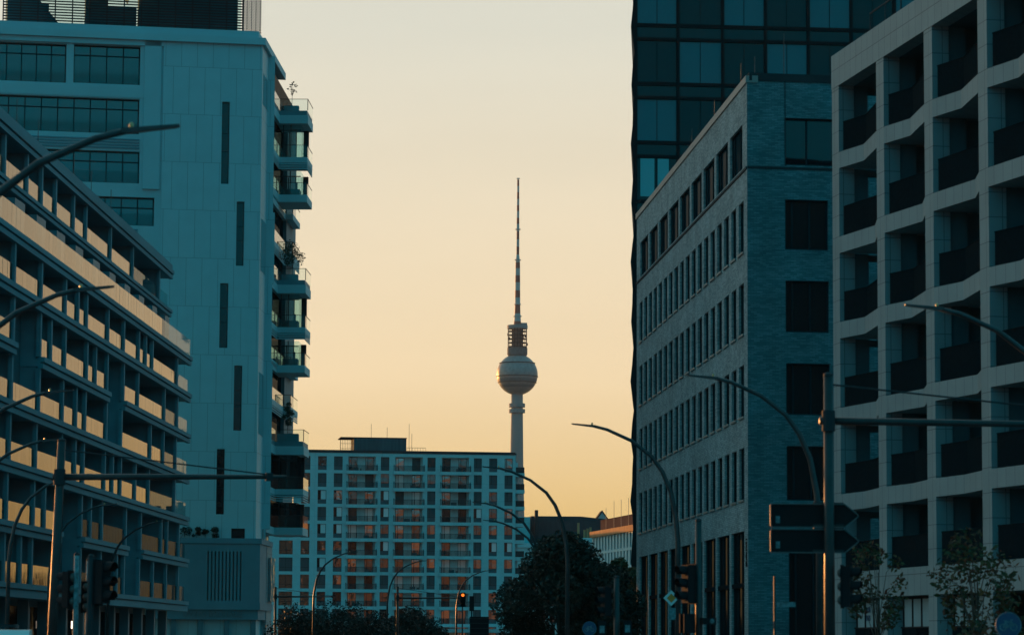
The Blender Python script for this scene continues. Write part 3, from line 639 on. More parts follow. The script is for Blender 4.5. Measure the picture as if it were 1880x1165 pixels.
# ------------------------------------------------------------------ brick building on the right
def brick_house():
    t = thing('pale_brick_office_building', 'pale grey brick corner building with rows of tall narrow windows, right of street', 'building', (10.406, 134, 0), 9)
    SA = -95
    b = MB(SA); ops = []
    top = [(-42.3 + 4.62 * k, -42.3 + 4.62 * k + 3.9, 22.84, 24.85) for k in range(9)]
    ops += top
    nar = [(-42.75 + 2.36 * k, -41.2 + 2.36 * k) for k in range(18)]
    rows = [(19.06, 21.36), (15.38, 17.66), (11.7, 14.0), (8.02, 10.32)]
    for z0, z1 in rows: ops += [(a, c, z0, z1) for a, c in nar]
    grd = [(-42.45 + 4.66 * k, -42.45 + 4.66 * k + 4.0, .4, 6.63) for k in range(9)]; ops += grd
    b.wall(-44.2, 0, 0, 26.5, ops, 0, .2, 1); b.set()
    fo = [(1.71, 6.2, 22.84, 24.97), (1.72, 3.7, 19.06, 21.3), (1.73, 3.72, 15.38, 17.68), (1.74, 3.74, 11.72, 14.0), (1.75, 3.75, 7.95, 10.34), (1.83, 4.0, .4, 6.7), (6.0, 8.0, 19.06, 21.3), (6, 8, 15.38, 17.68), (6, 8, 11.7, 14)]
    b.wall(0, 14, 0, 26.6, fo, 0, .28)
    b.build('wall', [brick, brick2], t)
    b = MB(SA); b.box(-44.3, .03, -.06, .5, 26.5, 26.82); b.build('roof_coping', coping, t)
    b = MB(); b.box(.1, 14, -.05, .45, 26.6, 26.95); b.box(.02, 14, -.03, -.002, 22.64, 22.76); b.box(1.72, 1.76, -.02, -.002, 22.8, 26.6); b.set(SA); b.box(-44.2, -.03, -.05, -.002, 22.62, 22.74); b.build('dark_trim', darkmetal, t)
    b = MB(); b.prism([(.4, .3), (14, .3), (14, 43), (4.2, 43)], 26.0, 26.45); b.build('roof', roofdark, t)
    def sidewin(a, c, z0, z1, gm, mu): window(t, a, c, z0, z1, .1, gm, mu, [], .06, ang=SA, depth=.1)
    for a, c, z0, z1 in top: sidewin(a, c, z0, z1, w_side, [a + .8, a + 2.6])
    for z0, z1 in rows:
        for a, c in nar: sidewin(a, c, z0, z1, random.choice([w_side, w_side, w_deep]), [])
    for a, c, z0, z1 in grd: sidewin(a, c, z0, z1, w_deep, [a + 1.3, a + 2.6])
    for z0, z1 in rows:
        for a, c in nar: MB(SA).box(a - .05, c + .05, -.07, .3, z0 - .09, z0 - .002).build('window_sill', coping, t)
    b = MB(SA)
    for a, c, z0, z1 in grd: b.box(a, c, .02, .095, 4.15, 4.35)
    b.build('canopy_rail', perf, t)
    for i, (a, c, z0, z1) in enumerate(fo):
        window(t, a, c, z0, z1, .16, w_deep, [a + 1.05] if i == 0 else [a + .35, a + 1.15], [] if i else [], .08)
    for u in (-30.5, -21.5, ): MB(SA).tube([(u, 1.5, 26.4), (u, 1.5, 29.6)], .02, 6).build('lightning_rod', galv, t)
    for u, h in ((.6, 1.0), (1.95, 2.1)): MB().tube([(u, 1, 26.4), (u, 1, 26.9 + h)], .018, 6).build('lightning_rod', galv, t)
    MB(SA).tube([(-12, 1.5, 26.4), (-12, 1.5, 29.7)], .02, 6).build('lightning_rod', galv, t)
    me = text_mesh('EAMI', .52, .02); me.materials.append(blackmetal); o = bpy.data.objects.new('sign_lettering', me); COL.objects.link(o); o.parent = t
    a = RAD(SA); u, d = -.33, -.03
    o.location = (u * math.cos(a) - d * math.sin(a), u * math.sin(a) + d * math.cos(a), 5.65); o.scale = (1.15, .8, 1)
    o.rotation_euler = (Matrix.Rotation(a, 4, 'Z') @ Matrix.Rotation(RAD(90), 4, 'X') @ Matrix.Rotation(RAD(90), 4, 'Z')).to_euler()
brick_house()

# ------------------------------------------------------------------ white grid building on the right
def grid_house():
    t = thing('white_grid_apartment_building', 'white stone apartment building with folded balcony bands in a deep grid, far right', 'building', (12.497, 119, 0), -80)
    cx = [.85, 6.82, 12.65, 18.55, 24.45, 30.35, 36.2]; cw = .47
    zb = [20.11 - 3.335 * k for k in range(5)] + [3.4]
    fr = MB()
    for c in cx: fr.box(c - cw, c + cw, 0, .62, 0, 23.37)
    fr.box(cx[0] - cw, cx[-1] + cw, -.02, .6, 23.37, 24.7)
    def fold(k): return .40 if k % 2 == 0 else .68
    for k, z in enumerate(zb):
        th = .64 if k < 5 else 1.0
        for i in range(len(cx) - 1):
            a, c = cx[i] + cw, cx[i + 1] - cw; m = a + (c - a) * (fold(k) if k < 4 else .5 if k < 5 else .5); dp = .40 if k < 4 else .22 if k < 5 else 0.02
            fr.prism([(a, .0), (m, dp), (c, .0), (c, 3.0), (a, 3.0)][::1], z, z + th)
    fr.build('facade_frame', stone, t)
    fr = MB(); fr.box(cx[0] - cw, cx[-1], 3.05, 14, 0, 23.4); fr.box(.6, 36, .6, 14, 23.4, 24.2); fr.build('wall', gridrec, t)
    b = MB(); b.box(2.5, 36, 2.2, 12, 24.2, 26.1); b.box(1.6, 36, 1.2, 1.3, 24.7, 25.35); b.build('roof_storey', blackmetal, t)
    b = MB(); b.box(1.6, 36, 1.2, 1.25, 26.2, 26.26)
    for k in range(18): b.box(1.6 + 2 * k, 1.65 + 2 * k, 1.2, 1.25, 25.35, 26.2)
    b.build('roof_railing', darkmetal, t)
    for k in range(6):
        z0 = zb[k] + (.64 if k < 5 else 1.0); z1 = zb[k - 1] if k else 23.37
        for i in range(len(cx) - 1):
            if i == 0:
                b = MB(); b.box(cx[0] - cw + .12, cx[0] + cw - .08, .62, 1.2, z0, z1); b.box(cx[0] - .1, cx[0] + .05, 1.2, 1.3, z0, z1); b.box(cx[0] - .1, cx[0] + .05, 2.9, 3.05, z0, z1); b.box(cx[0] - .1, cx[0] + .05, 1.3, 2.9, z1 - .25, z1)
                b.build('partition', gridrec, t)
                MB().box(cx[0] - .06, cx[0], 1.3, 2.9, z0, z0 + 1.0).build('end_guard', perf, t)
            a, c = cx[i] + cw, cx[i + 1] - cw; m = a + (c - a) * (fold(k) if k < 4 else .5); dp = .40 if k < 4 else .22
            b = MB(); s = .3
            b.prism([(a + s, .1), (m, dp + .1), (m, dp + .13), (a + s, .13)], z0 + .03, z0 + 1.12); b.prism([(m, dp + .1), (c - .03, .1), (c - .03, .13), (m, dp + .13)], z0 + .03, z0 + 1.12)
            b.prism([(a + s, .08), (m, dp + .08), (m, dp + .15), (a + s, .15)], z0 + 1.12, z0 + 1.16); b.prism([(m, dp + .08), (c - .03, .08), (c - .03, .15), (m, dp + .15)], z0 + 1.12, z0 + 1.16)
            b.build('railing', perf, t)
            window(t, a + .4, c - .3, z0 + .05, z1 - .2, 2.9, random.choice([w_dark, w_dark, w_deep, w_teal, w_ltblind]), [a + 1.5, a + 3], [], .08)
            if i:
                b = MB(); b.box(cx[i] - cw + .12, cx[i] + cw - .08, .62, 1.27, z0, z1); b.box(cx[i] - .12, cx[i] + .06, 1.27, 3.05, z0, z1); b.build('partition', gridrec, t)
    for i in range(3):
        a, c = cx[i] + cw, cx[i + 1] - cw
        n = 4; q = MB()
        q.box(a, c, .5, .56, 2.25, 2.31, 0); q.box(a, c, .5, .56, 3.3, 3.4, 0)
        for j in range(n + 1): u = a + .3 + (c - a - .6) * j / n; q.box(u - .04, u + .04, .5, .56, 2.31, 3.3, 0)
        q.face([(a + .3, .54, 2.31), (c - .3, .54, 2.31), (c - .3, .54, 3.3), (a + .3, .54, 3.3)], 1); q.face([(a, .54, 0), (c, .54, 0), (c, .54, 2.25), (a, .54, 2.25)], 2)
        q.build('shop_window', [blackmetal, w_pale, w_deep], t)
    for u in (3.1, 4.9):
        me = text_mesh('BOB\nBOB', .3, .006); me.materials.append(signblue); o = bpy.data.objects.new('window_lettering', me); COL.objects.link(o); o.parent = t
        o.location = (u, .52, 2.8); o.rotation_euler = (RAD(90), 0, 0)
grid_house()

# ------------------------------------------------------------------ far buildings in the gap
def far_houses():
    t = thing('mansard_roof_building', 'far building with dark mansard roof and turquoise glass end above the dark tree', 'building', (1.0, 700, 0), 3)
    b = MB(); ops = [(1.5 + 2.2 * k, 2.6 + 2.2 * k, 3 + 3.6 * r, 5.4 + 3.6 * r) for k in range(13) for r in range(5)]
    b.wall(0, 31, 0, 23.6, ops, 0, .3); b.box(-.2, 31.2, -.5, 12, 23.6, 24.6); b.build('wall', whitepl, t)
    for o in ops: window(t, *o, .2, w_dark, [], [], .08)
    b = MB(); b.face([(3.5, .2, 24.6), (16.4, .2, 24.6), (15.4, 5, 31.0), (4, 5, 31)]); b.face([(4, 5, 31), (15.4, 5, 31), (16.4, 12, 31), (3.5, 12, 31)]); b.face([(16.4, .2, 24.6), (31, .2, 24.6), (31, 5, 29.5), (15.4, 5, 31)]); b.face([(3.5, .2, 24.6), (4, 5, 31), (3.5, 12, 31), (3.5, 12, 24.6)]); b.build('mansard_roof', roofdark, t)
    MB().box(-66, -11, -42, -6, 0, 26.3).build('shade_block', whitepl, t)  # unseen block added to shade the lower facade of the cornice building
    MB().box(-.1, 3.45, .6, 10, 24.6, 30.6).build('glass_end', mat('turquoise_sheet', (.05, .48, .53), .5, var=.15), t)
    MB().box(4.6, 5.3, .6, 3, 24.6, 32.2).build('chimney', roofdark, t)
    b = MB(); b.lathe([(3.2, 22), (3.2, 24.6), (3.6, 24.7), (3.6, 25.6), (2.4, 25.8)], 17.6, 0, 20); b.build('bay_turret', whitepl, t)
    for u, h in ((14.2, 3.6), (15.6, 2.0), (16.3, 2.3), (17.0, 2.6)): MB().box(u, u + .5, -1, -.5, 24.7, 24.7 + h + 1).build('flue', sandlit, t)
    t = thing('gabled_house', 'pale triangular gable peeking over the brown roof screen far off', 'house', (26.9, 900, 0), 2)
    b = MB(); b.xprism([(-6, 32), (0, 40.4), (6, 32)], 0, .4); b.box(-6, 6, 0, 12, 0, 32); b.build('gable_wall', concrete, t)
    b = MB(); b.xprism([(-6.4, 31.9), (0, 40.95), (0, 40.4), (-6, 32)], -.2, 12); b.xprism([(6.4, 31.9), (6, 32), (0, 40.4), (0, 40.95)], -.2, 12); b.build('roof', roofdark, t)
    MB().xprism([(-1, 32.5), (0, 35), (1, 32.5)], -.03, -.005).build('gable_window', w_dark, t)
    t = thing('sunlit_cornice_building', 'far building with white piers, sunlit ochre cornice and brown roof screen', 'building', (17.03, 640, 0), -80)
    b = MB(); ops = [(1.2 + 3.0 * k, 2.65 + 3.0 * k, 10.4 + 3.45 * r, 13.3 + 3.45 * r) for k in range(20) for r in range(4)]
    b.wall(0, 62, 0, 23.75, ops, 0, .6); b.face([(0, 0, 0), (0, 0, 23.7), (0, 12, 23.7), (0, 12, 0)][::-1]); b.build('wall', whitepl, t)
    for o in ops: window(t, *o, .4, w_deep, [], [], .1)
    MB().box(-.3, 62, -.5, 12, 23.76, 25.0).build('cornice', sandlit, t)
    b = MB(); b.box(1.0, 62, 1.6, 12, 25.0, 27.3); b.build('roof_screen', screenb, t)
    MB().box(.9, 62, 1.5, 12, 27.3, 27.45).build('screen_edge', screenb, t)
    for u, h in ((8, 2.4), (16, 3.5), (23, 3.5), (30, 3.5), (37, 3.2)): MB().tube([(u, 1.3, 25), (u, 1.3, 27.3 + h)], .05, 5).build('flagpole', coping, t)
far_houses()

# ------------------------------------------------------------------ trees and plants
def leafmesh(name, m, parent, blobs, n, size, seed, elong=1.6):
    rnd = random.Random(seed); v = []; f = []
    tot = sum(b[3] * b[4] * b[5] for b in blobs) ** 1.0
    for cx, cy, cz, rx, ry, rz in blobs:
        k = int(n * rx * ry * rz / tot)
        for _ in range(k):
            while True:
                x, y, z = rnd.uniform(-1, 1), rnd.uniform(-1, 1), rnd.uniform(-1, 1); d = x * x + y * y + z * z
                if d < 1 and rnd.random() < .25 + .75 * d: break
            q = Vector((cx + x * rx, cy + y * ry, cz + z * rz)); s = size * rnd.uniform(.6, 1.4)
            a = Vector((rnd.gauss(0, 1), rnd.gauss(0, 1), rnd.gauss(0, .7))).normalized(); c = a.cross(Vector((rnd.gauss(0, 1), rnd.gauss(0, 1), rnd.gauss(0, 1)))).normalized()
            i = len(v); v += [tuple(q - a * s * elong * .5), tuple(q + c * s * .4 + a * s * .05), tuple(q + a * s * elong * .5), tuple(q - c * s * .4 + a * s * .05)]; f.append((i, i + 1, i + 2, i + 3))
    me = bpy.data.meshes.new(name); me.from_pydata(v, [], f); me.materials.append(m); me.update()
    o = bpy.data.objects.new(name, me); COL.objects.link(o); o.parent = parent; return o
def tree(name, label, cat, loc, h, rad, m, n, size, seed, trunk=.35, squash=1.0, blobs=18, group=None, tr=.09, br=.30):
    rnd = random.Random(seed * 31 + 5); t = thing(name, label, cat, loc, 0, group)
    zc = h * trunk + (h - h * trunk) / 2; hz = (h - h * trunk) / 2; bl = []; tb = MB()
    tb.tube([(0, 0, 0), (.03 * h * .3, 0, h * trunk), (0.02, .02, h * .75)], [tr, tr * .75, tr * .25], 8)
    for k in range(blobs):
        a = rnd.uniform(0, 2 * math.pi); e = rnd.uniform(-.9, 1); rr = math.sqrt(max(0, 1 - e * e)) * rnd.uniform(.45, .85)
        c = (rad * rr * math.cos(a), rad * rr * math.sin(a), zc + hz * e * .8); s = rnd.uniform(.7, 1.25) * br
        bl.append((*c, rad * s, rad * s, rad * s * squash)); tb.tube([(0, 0, h * rnd.uniform(trunk * .7, .6)), (c[0] * .5, c[1] * .5, c[2] - hz * .15), c], [tr * .35, tr * .2, tr * .06], 5)
    tb.build('trunk', bark, t); leafmesh('crown', m, t, bl, n, size, seed)
    return t
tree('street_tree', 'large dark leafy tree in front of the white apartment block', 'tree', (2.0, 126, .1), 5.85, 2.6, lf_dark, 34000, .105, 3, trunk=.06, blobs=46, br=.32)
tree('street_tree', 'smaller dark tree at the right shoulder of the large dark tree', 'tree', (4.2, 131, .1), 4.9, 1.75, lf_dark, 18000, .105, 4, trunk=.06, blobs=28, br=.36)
tree('street_tree', 'brownish autumn tree squeezed against the edge of the dark glass tower', 'tree', (6.9, 188, .1), 7.0, 1.5, lf_brown, 6000, .16, 5, trunk=.2, blobs=20)
for i, (x, y, h, r) in enumerate(((-15.4, 222, 3.75, 2.5), (-12.6, 226, 3.95, 2.7), (-9.9, 222, 3.5, 2.5), (-7.8, 228, 3.75, 2.3), (-6.3, 226, 3.1, 1.9))):
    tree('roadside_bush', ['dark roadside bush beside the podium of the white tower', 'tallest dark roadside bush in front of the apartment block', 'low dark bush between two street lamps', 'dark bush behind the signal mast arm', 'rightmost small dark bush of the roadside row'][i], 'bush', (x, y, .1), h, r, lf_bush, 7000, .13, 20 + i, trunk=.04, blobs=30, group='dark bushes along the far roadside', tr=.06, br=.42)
tree('young_tree', 'young autumn tree with yellow leaves near the shop windows', 'tree', (9.6, 80, .1), 4.55, 1.0, lf_aut, 1000, .085, 41, trunk=.3, blobs=16, group='young autumn trees along the pavement', tr=.04, br=.30)
tree('young_tree', 'wide young autumn tree beside the round cycle sign', 'tree', (10.2, 67, .1), 4.05, 1.3, lf_aut, 1400, .085, 42, trunk=.25, blobs=20, group='young autumn trees along the pavement', tr=.045, br=.30)
tree('young_tree', 'sparse autumn tree cut by the right edge of the picture', 'tree', (11.3, 68, .1), 2.9, .8, lf_aut, 500, .085, 43, trunk=.25, blobs=12, group='young autumn trees along the pavement', tr=.04, br=.30)
for i, (x, y) in enumerate(((20, 376), (25.5, 380), (16.6, 383))):
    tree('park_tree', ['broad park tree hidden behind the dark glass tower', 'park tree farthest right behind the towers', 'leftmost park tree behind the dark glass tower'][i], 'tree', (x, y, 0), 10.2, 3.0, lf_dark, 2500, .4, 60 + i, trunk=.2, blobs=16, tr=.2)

# planters on the white tower: positions along its flank
def flank(s, o, z):
    a, q = RAD(10.8), RAD(77.5); px, py = -.66 + .216 * 4.7, -.12 + .976 * 4.7
    x, y = px + s * math.cos(q) + o * math.sin(q), py + s * math.sin(q) - o * math.cos(q)
    return (-20.639 + x * math.cos(a) - y * math.sin(a), 255 + x * math.sin(a) + y * math.cos(a), z)
def planter(s, o, z, label, w, h):
    t = thing('planter_box', label, 'planter', flank(s, o, z), 0); MB().box(-w / 2, w / 2, -.35, .35, 0, h).build('box', planterm, t); MB().box(-w / 2 + .05, w / 2 - .05, -.3, .3, h, h + .03).build('soil', bark, t)
planter(8.3, 1.2, 48.02, 'zinc planter box on the uppermost corner balcony', 1.3, .95)
planter(8.3, 1.25, 32.92, 'zinc planter box under the bushy balcony tree', 1.45, .98)
planter(8.3, 1.25, 18.72, 'wide zinc planter box on the lowest roof balcony', 1.9, 1.1)
tree('balcony_tree', 'thin nearly bare little tree on the uppermost corner balcony', 'tree', flank(8.3, 1.2, 48.97), 2.3, .5, lf_pot, 70, .13, 71, trunk=.4, blobs=8, tr=.025, br=.3)
tree('balcony_tree', 'bushy round tree in a planter on the middle corner balcony', 'tree', flank(8.3, 1.45, 33.9), 3.0, 1.3, lf_pot, 1500, .095, 72, trunk=.25, blobs=20, tr=.03, br=.34)
tree('balcony_tree', 'upright bamboo-like plant on the lower corner balcony', 'tree', flank(8.3, 1.2, 19.82), 2.9, .62, lf_pot, 800, .11, 73, trunk=.2, blobs=14, tr=.02, br=.34)
a = RAD(10.8)
for i, (u, r) in enumerate(((-6.6, .55), (-5.6, .35), (-4.9, .25), (-4.0, .5))):
    x, y = u, -.3
    tree('terrace_shrub', ['dark shrub at the left end of the podium ledge', 'small rounded shrub on the podium ledge', 'tiniest shrub on the podium ledge', 'dark shrub beside the square podium window'][i], 'shrub', (-20.639 + x * math.cos(a) - y * math.sin(a), 255 + x * math.sin(a) + y * math.cos(a), 10.2), .85, r, lf_dark, 300, .12, 80 + i, trunk=.05, blobs=6, tr=.02, br=.5)
def lowpos(u, y, z):
    q = RAD(88.6); return (-24.534 + u * math.cos(q) - y * math.sin(q), 233 + u * math.sin(q) + y * math.cos(q), z)
tree('balcony_plant', 'leafy potted plant behind glass on the set-back top floor', 'plant', lowpos(-26.2, 2.1, 26.7), 1.5, .5, lf_pot, 160, .14, 91, trunk=.3, blobs=8, tr=.02)
tree('balcony_plant', 'potted plant behind glass at the end of a middle balcony', 'plant', lowpos(-17.0, .6, 14.1), 1.5, .45, lf_pot, 160, .14, 92, trunk=.2, blobs=8, tr=.02)

# ------------------------------------------------------------------ street lamps
LP = [(0, 0), (0, 4.6), (.05, 5.2), (.2, 6.0), (.45, 6.6), (.77, 7.05), (1.35, 7.5), (2.06, 7.82), (2.45, 7.92)]
def lamp(x, y, sgn, label, group):
    t = thing('street_lamp', label, 'street lamp', (x, y, .13), 0 if sgn > 0 else 180, group)
    MB().tube([(q, 0, z - .13) for q, z in LP], [.085, .075, .072, .068, .063, .058, .052, .046, .042], 12).build('pole', lampmetal, t, True)
    MB().lathe([(.13, 0), (.13, .25), (.09, .3)], n=12).build('pole_base', lampmetal, t)
    b = MB(); b.xprism([(2.38, 7.755), (2.46, 7.755), (3.05, 7.83), (3.1, 7.845), (3.1, 7.87), (2.5, 7.825), (2.38, 7.815)], -.06, .06); b.build('lamp_head', lampmetal, t)
    MB().lathe([(.015, 7.81), (.028, 7.83), (.03, 7.865), (.02, 7.89), (.008, 7.895)], 2.5, 0, 10).build('light_sensor', amber, t)
    return t
GL, GR = 'curved street lamps along the left kerb', 'curved street lamps along the right kerb'
left = [(-7.25, 37.5, 'nearest street lamp, its dark arm crossing the white tower at far left'), (-10.3, 54.8, 'street lamp arm crossing the yellow terrace glass of the low house'), (-14.3, 77.7, 'third street lamp arm down at the left picture edge'), (-17.3, 96.6, 'street lamp whose tip meets the left signal mast top'), (-19.15, 116.7, 'street lamp with its curved pole just inside the left picture edge'), (-21.4, 142, 'faint street lamp arching behind the left signal mast'), (-21.3, 162.2, 'street lamp standing by the far end of the low balcony house'), (-13.8, 214.7, 'far street lamp beside the leftmost windows of the apartment block'), (-9.5, 236.4, 'far street lamp arching over the middle of the apartment block'), (-4.7, 266.9, 'smallest street lamp above the lit amber traffic signal')]
for x, y, l in left: lamp(x, y, 1, l, GL)
right = [(10.5, 57.1, 'nearest right street lamp arm across the white grid building'), (7.3, 72.4, 'street lamp arm curving over the corner of the brick building'), (4.85, 88.7, 'street lamp in front of the brick building carrying the diamond sign'), (2.05, 110.5, 'street lamp standing before the big dark tree'), (1.35, 138.3, 'street lamp arm between apartment block edge and dark tree'), (1.65, 158.4, 'lowest street lamp arm reaching out of the dark tree')]
for x, y, l in right: lamp(x, y, -1, l, GR)

# ------------------------------------------------------------------ signals, masts, signs
def signal(name, label, loc, rot, lit_i=None, lm=None, scale=1.0, group=None, grime=False):
    t = thing(name, label, 'traffic light', loc, rot, group); s = scale
    b = MB(); b.box(-.15 * s, .15 * s, -.08 * s, .14 * s, -.45 * s, .45 * s); b.box(-.17 * s, .17 * s, .12 * s, .135 * s, -.48 * s, .48 * s); b.build('housing', blackmetal, t)
    for k in range(3):
        z = (.3 - .3 * k) * s
        MB().disc(0, z, .105 * s, -.10 * s, -.08 * s, 20).build('lens', lm if k == lit_i else lens, t)
        h = MB(); n = 14
        for j in range(n):
            a0, a1 = RAD(-35 + 250 * j / n), RAD(-35 + 250 * (j + 1) / n)
            for rr in (.118, .128):
                P = [(rr * s * math.cos(q), yy, z + rr * s * math.sin(q)) for q, yy in ((a0, -.08 * s), (a1, -.08 * s), (a1, -.30 * s + .06 * s * (math.sin(a1) < 0)), (a0, -.30 * s + .06 * s * (math.sin(a0) < 0)))]
                h.face(P)
        h.build('visor', blackmetal, t)
        MB().tube([(0, .142 * s, z), (0, .19 * s, z), (0, .225 * s, z), (0, .235 * s, z)], [.115 * s, .10 * s, .06 * s, .015 * s], 16).build('rear_dome', domem, t, True)
    return t
def post(name, label, x, y, h, r, group=None, lean=0, mt=None, cat='post'):
    t = thing(name, label, cat, (x, y, .13), 0, group); MB().tube([(0, 0, 0), (lean * .5, 0, h * .5), (lean, 0, h)], [r * 1.15, r, r * .9], 14).build('pole', mt or galv, t, True)
    MB().lathe([(r * 1.8, 0), (r * 1.8, .2), (r * 1.2, .25)], n=12).build('pole_base', galv, t)
    MB().lathe([(r * .95, h - .01), (r * .95, h + .03), (r * .4, h + .06)], lean, 0, 12).build('cap', darkmetal, t); return t
def mast(label, x, y, h, r, zarm, x1, wz0, wx1, lean=0, y1=0):
    t = post('signal_mast', label, x, y, h, r, 'signal masts with long arms', lean, cat='signal mast')
    MB().tube([(lean * .8 - .15 * (1 if x1 > 0 else -1), 0, zarm), (x1 * .5, y1 * .5, zarm + .02), (x1, y1, zarm + .03)], [r * .75, r * .62, r * .42], 10).build('arm', galv, t, True)
    MB().tube([(lean, 0, wz0), (wx1, y1 * wx1 / x1, zarm + .08)], .016, 6).build('stay_cable', darkmetal, t)
    MB().lathe([(r * 1.3, zarm - .18), (r * 1.3, zarm + .18)], lean * .8, 0, 12).build('clamp', darkmetal, t)
    MB().lathe([(.09, zarm - .06), (.09, zarm + .12)], wx1, y1 * wx1 / x1, 10).build('arm_clamp', darkmetal, t)
    return t
mast('grey signal mast with orange sunlit rim and long arm before the low house', -10.5, 70, 6.05, .105, 5.22, 5.35, 5.85, 4.95, .17)
mast('grey signal mast at right carrying two arrow boards', 5.52, 53, 6.15, .09, 5.36, 7.5, 6.0, 6.8, 0, 1.6)
mast('thin far signal mast beside the white tower podium', -17.26, 225, 5.5, .09, 4.83, 4.3, 5.45, 4.2)
mast('thin far signal mast in front of the apartment block', -7.74, 210, 5.3, .09, 4.56, 4.5, 5.25, 4.3)
def arrow_board(label, z, y):
    t = thing('direction_board', label, 'direction sign', (4.51, 53 - .0 + y, z), 0, 'arrow-shaped direction boards')
    o = [(0, .03), (.03, 0), (1.3, 0), (1.54, .19), (1.54, .23), (1.3, .42), (.03, .42), (0, .39)]
    MB().xprism(o, .0, .03).build('board', blackmetal, t)
    b = MB(); n = len(o)
    for k in range(n):
        (x0, z0), (x1, z1) = o[k], o[(k + 1) % n]; d = math.hypot(x1 - x0, z1 - z0); nx, nz = -(z1 - z0) / d * .018, (x1 - x0) / d * .018
        b.xprism([(x0, z0), (x1, z1), (x1 + nx, z1 + nz), (x0 + nx, z0 + nz)], -.035, .05)
    b.build('edge_frame', signedge, t)
    MB().box(.10, .17, -.012, -.002, .08, .20).build('maker_plate', stickers, t)
    b = MB(); b.box(.75, 1.28, -.03, -.003, .40, .44); b.box(.75, 1.28, -.03, -.003, .02, .06); b.build('bracket', galv, t)
arrow_board('upper black arrow board seen from behind on the right mast', 3.64, .15)
arrow_board('lower black arrow board seen from behind on the right mast', 3.20, .15)
signal('traffic_light', 'large dark traffic light on the right mast below the arrow boards', (5.83, 52.9, 2.62), 72, scale=.78)
post('signal_post', 'slim signal post with orange sunlit edge before the brick building', 3.93, 64, 4.05, .07, cat='signal post')
signal('traffic_light', 'traffic light turned left on the slim post before the brick building', (3.70, 63.95, 2.87), -62, scale=.88)
t = thing('pedestrian_signal', 'small pedestrian signal low on the slim post with one orange edge', 'pedestrian light', (3.72, 63.9, 2.05), -70); MB().box(-.1, .1, -.06, .1, -.2, .2).build('housing', blackmetal, t); MB().box(-.12, -.1, -.16, .1, -.2, .2).box(.1, .12, -.16, .1, -.2, .2).build('visor', blackmetal, t)
t = thing('request_box', 'small camera-like box on the right side of the slim post', 'sensor', (4.15, 63.9, 2.1), 20); MB().box(-.18, .12, -.08, .08, -.07, .07).build('housing', blackmetal, t); MB().disc(.02, 0, .05, -.1, -.08, 12).build('lens', stickers, t)
post('signal_post', 'grey signal post before the dark gap beside the brick building', 2.6, 75, 3.1, .075, cat='signal post')
signal('traffic_light', 'dark traffic light facing left before the dark gap', (2.32, 74.95, 2.66), -65, scale=.8)
for i, (x, z) in enumerate(((2.24, 1.98), (2.53, 2.0))):
    t = thing('pedestrian_signal', ['left of two teal-faced pedestrian lights before the dark gap', 'right of two teal-faced pedestrian lights before the dark gap'][i], 'pedestrian light', (x if i == 0 else 2.86, 74.8, z), -5); MB().box(-.1, .1, 0, .14, -.24, .2).build('housing', blackmetal, t); MB().box(-.06, .06, -.012, -.002, -.10, .08).build('face_plate', stickers, t)
# left cluster
post('sticker_post', 'sticker-plastered signal post left of the cluster by the low house', -9.22, 65, 3.3, .06, mt=stickers, cat='signal post')
post('sticker_post', 'slimmer middle post of the left signal cluster', -9.05, 65.6, 3.2, .05, mt=stickers, cat='signal post')
post('signal_post', 'dark signal post at right of the left signal cluster', -8.86, 64.6, 3.25, .075, mt=darkmetal, cat='signal post')
signal('traffic_light', 'dark traffic light turned right in the left signal cluster', (-8.60, 64.6, 2.85), 60, scale=1.0)
signal('traffic_light', 'dark traffic light seen from behind between the sticker posts', (-9.02, 65.3, 2.55), 175, scale=.7)
signal('traffic_light', 'dark traffic light turned away left in the left signal cluster', (-9.4, 65.1, 2.7), -125, scale=.85)
# far lit signals
signal('traffic_light', 'far traffic light glowing amber red at the tip of a mast arm', (-3.26, 209.8, 4.62), 0, 0, bulbamber, scale=1.0)
post('signal_post', 'thin far post under the amber red traffic light', -3.3, 211, 4.0, .05, cat='signal post')
post('signal_post', 'short far post under the low red light', -9.23, 250.4, 2.2, .05, mt=darkmetal, cat='signal post')
signal('traffic_light', 'low far traffic light glowing red among the bushes', (-9.23, 250, 2.3), 0, 0, bulbred, scale=1.2)
t = thing('traffic_light', 'far dark traffic light seen from behind above the destination board', 'traffic light', (-2.6, 206, 4.3), 180); MB().box(-.16, .16, -.1, .14, -.5, .5).build('housing', blackmetal, t); MB().tube([(0, .05, -4.2), (0, .05, -.4)], .05, 8).build('pole', darkmetal, t)
t = thing('destination_board', 'dark ruled destination board near the foot of the big dark tree', 'road sign', (-2.05, 203, 0))
MB().box(-.63, .63, 0, .06, 1.9, 3.4).build('board', blackmetal, t)
b = MB()
for z in (2.3, 2.62, 2.95, 3.25): b.box(-.63, .63, -.02, -.002, z, z + .035)
b.build('stiffener', galv, t); MB().tube([(-.4, .12, 0), (-.4, .12, 3.3)], .04, 8).tube([(.4, .12, 0), (.4, .12, 3.3)], .04, 8).build('pole', galv, t)
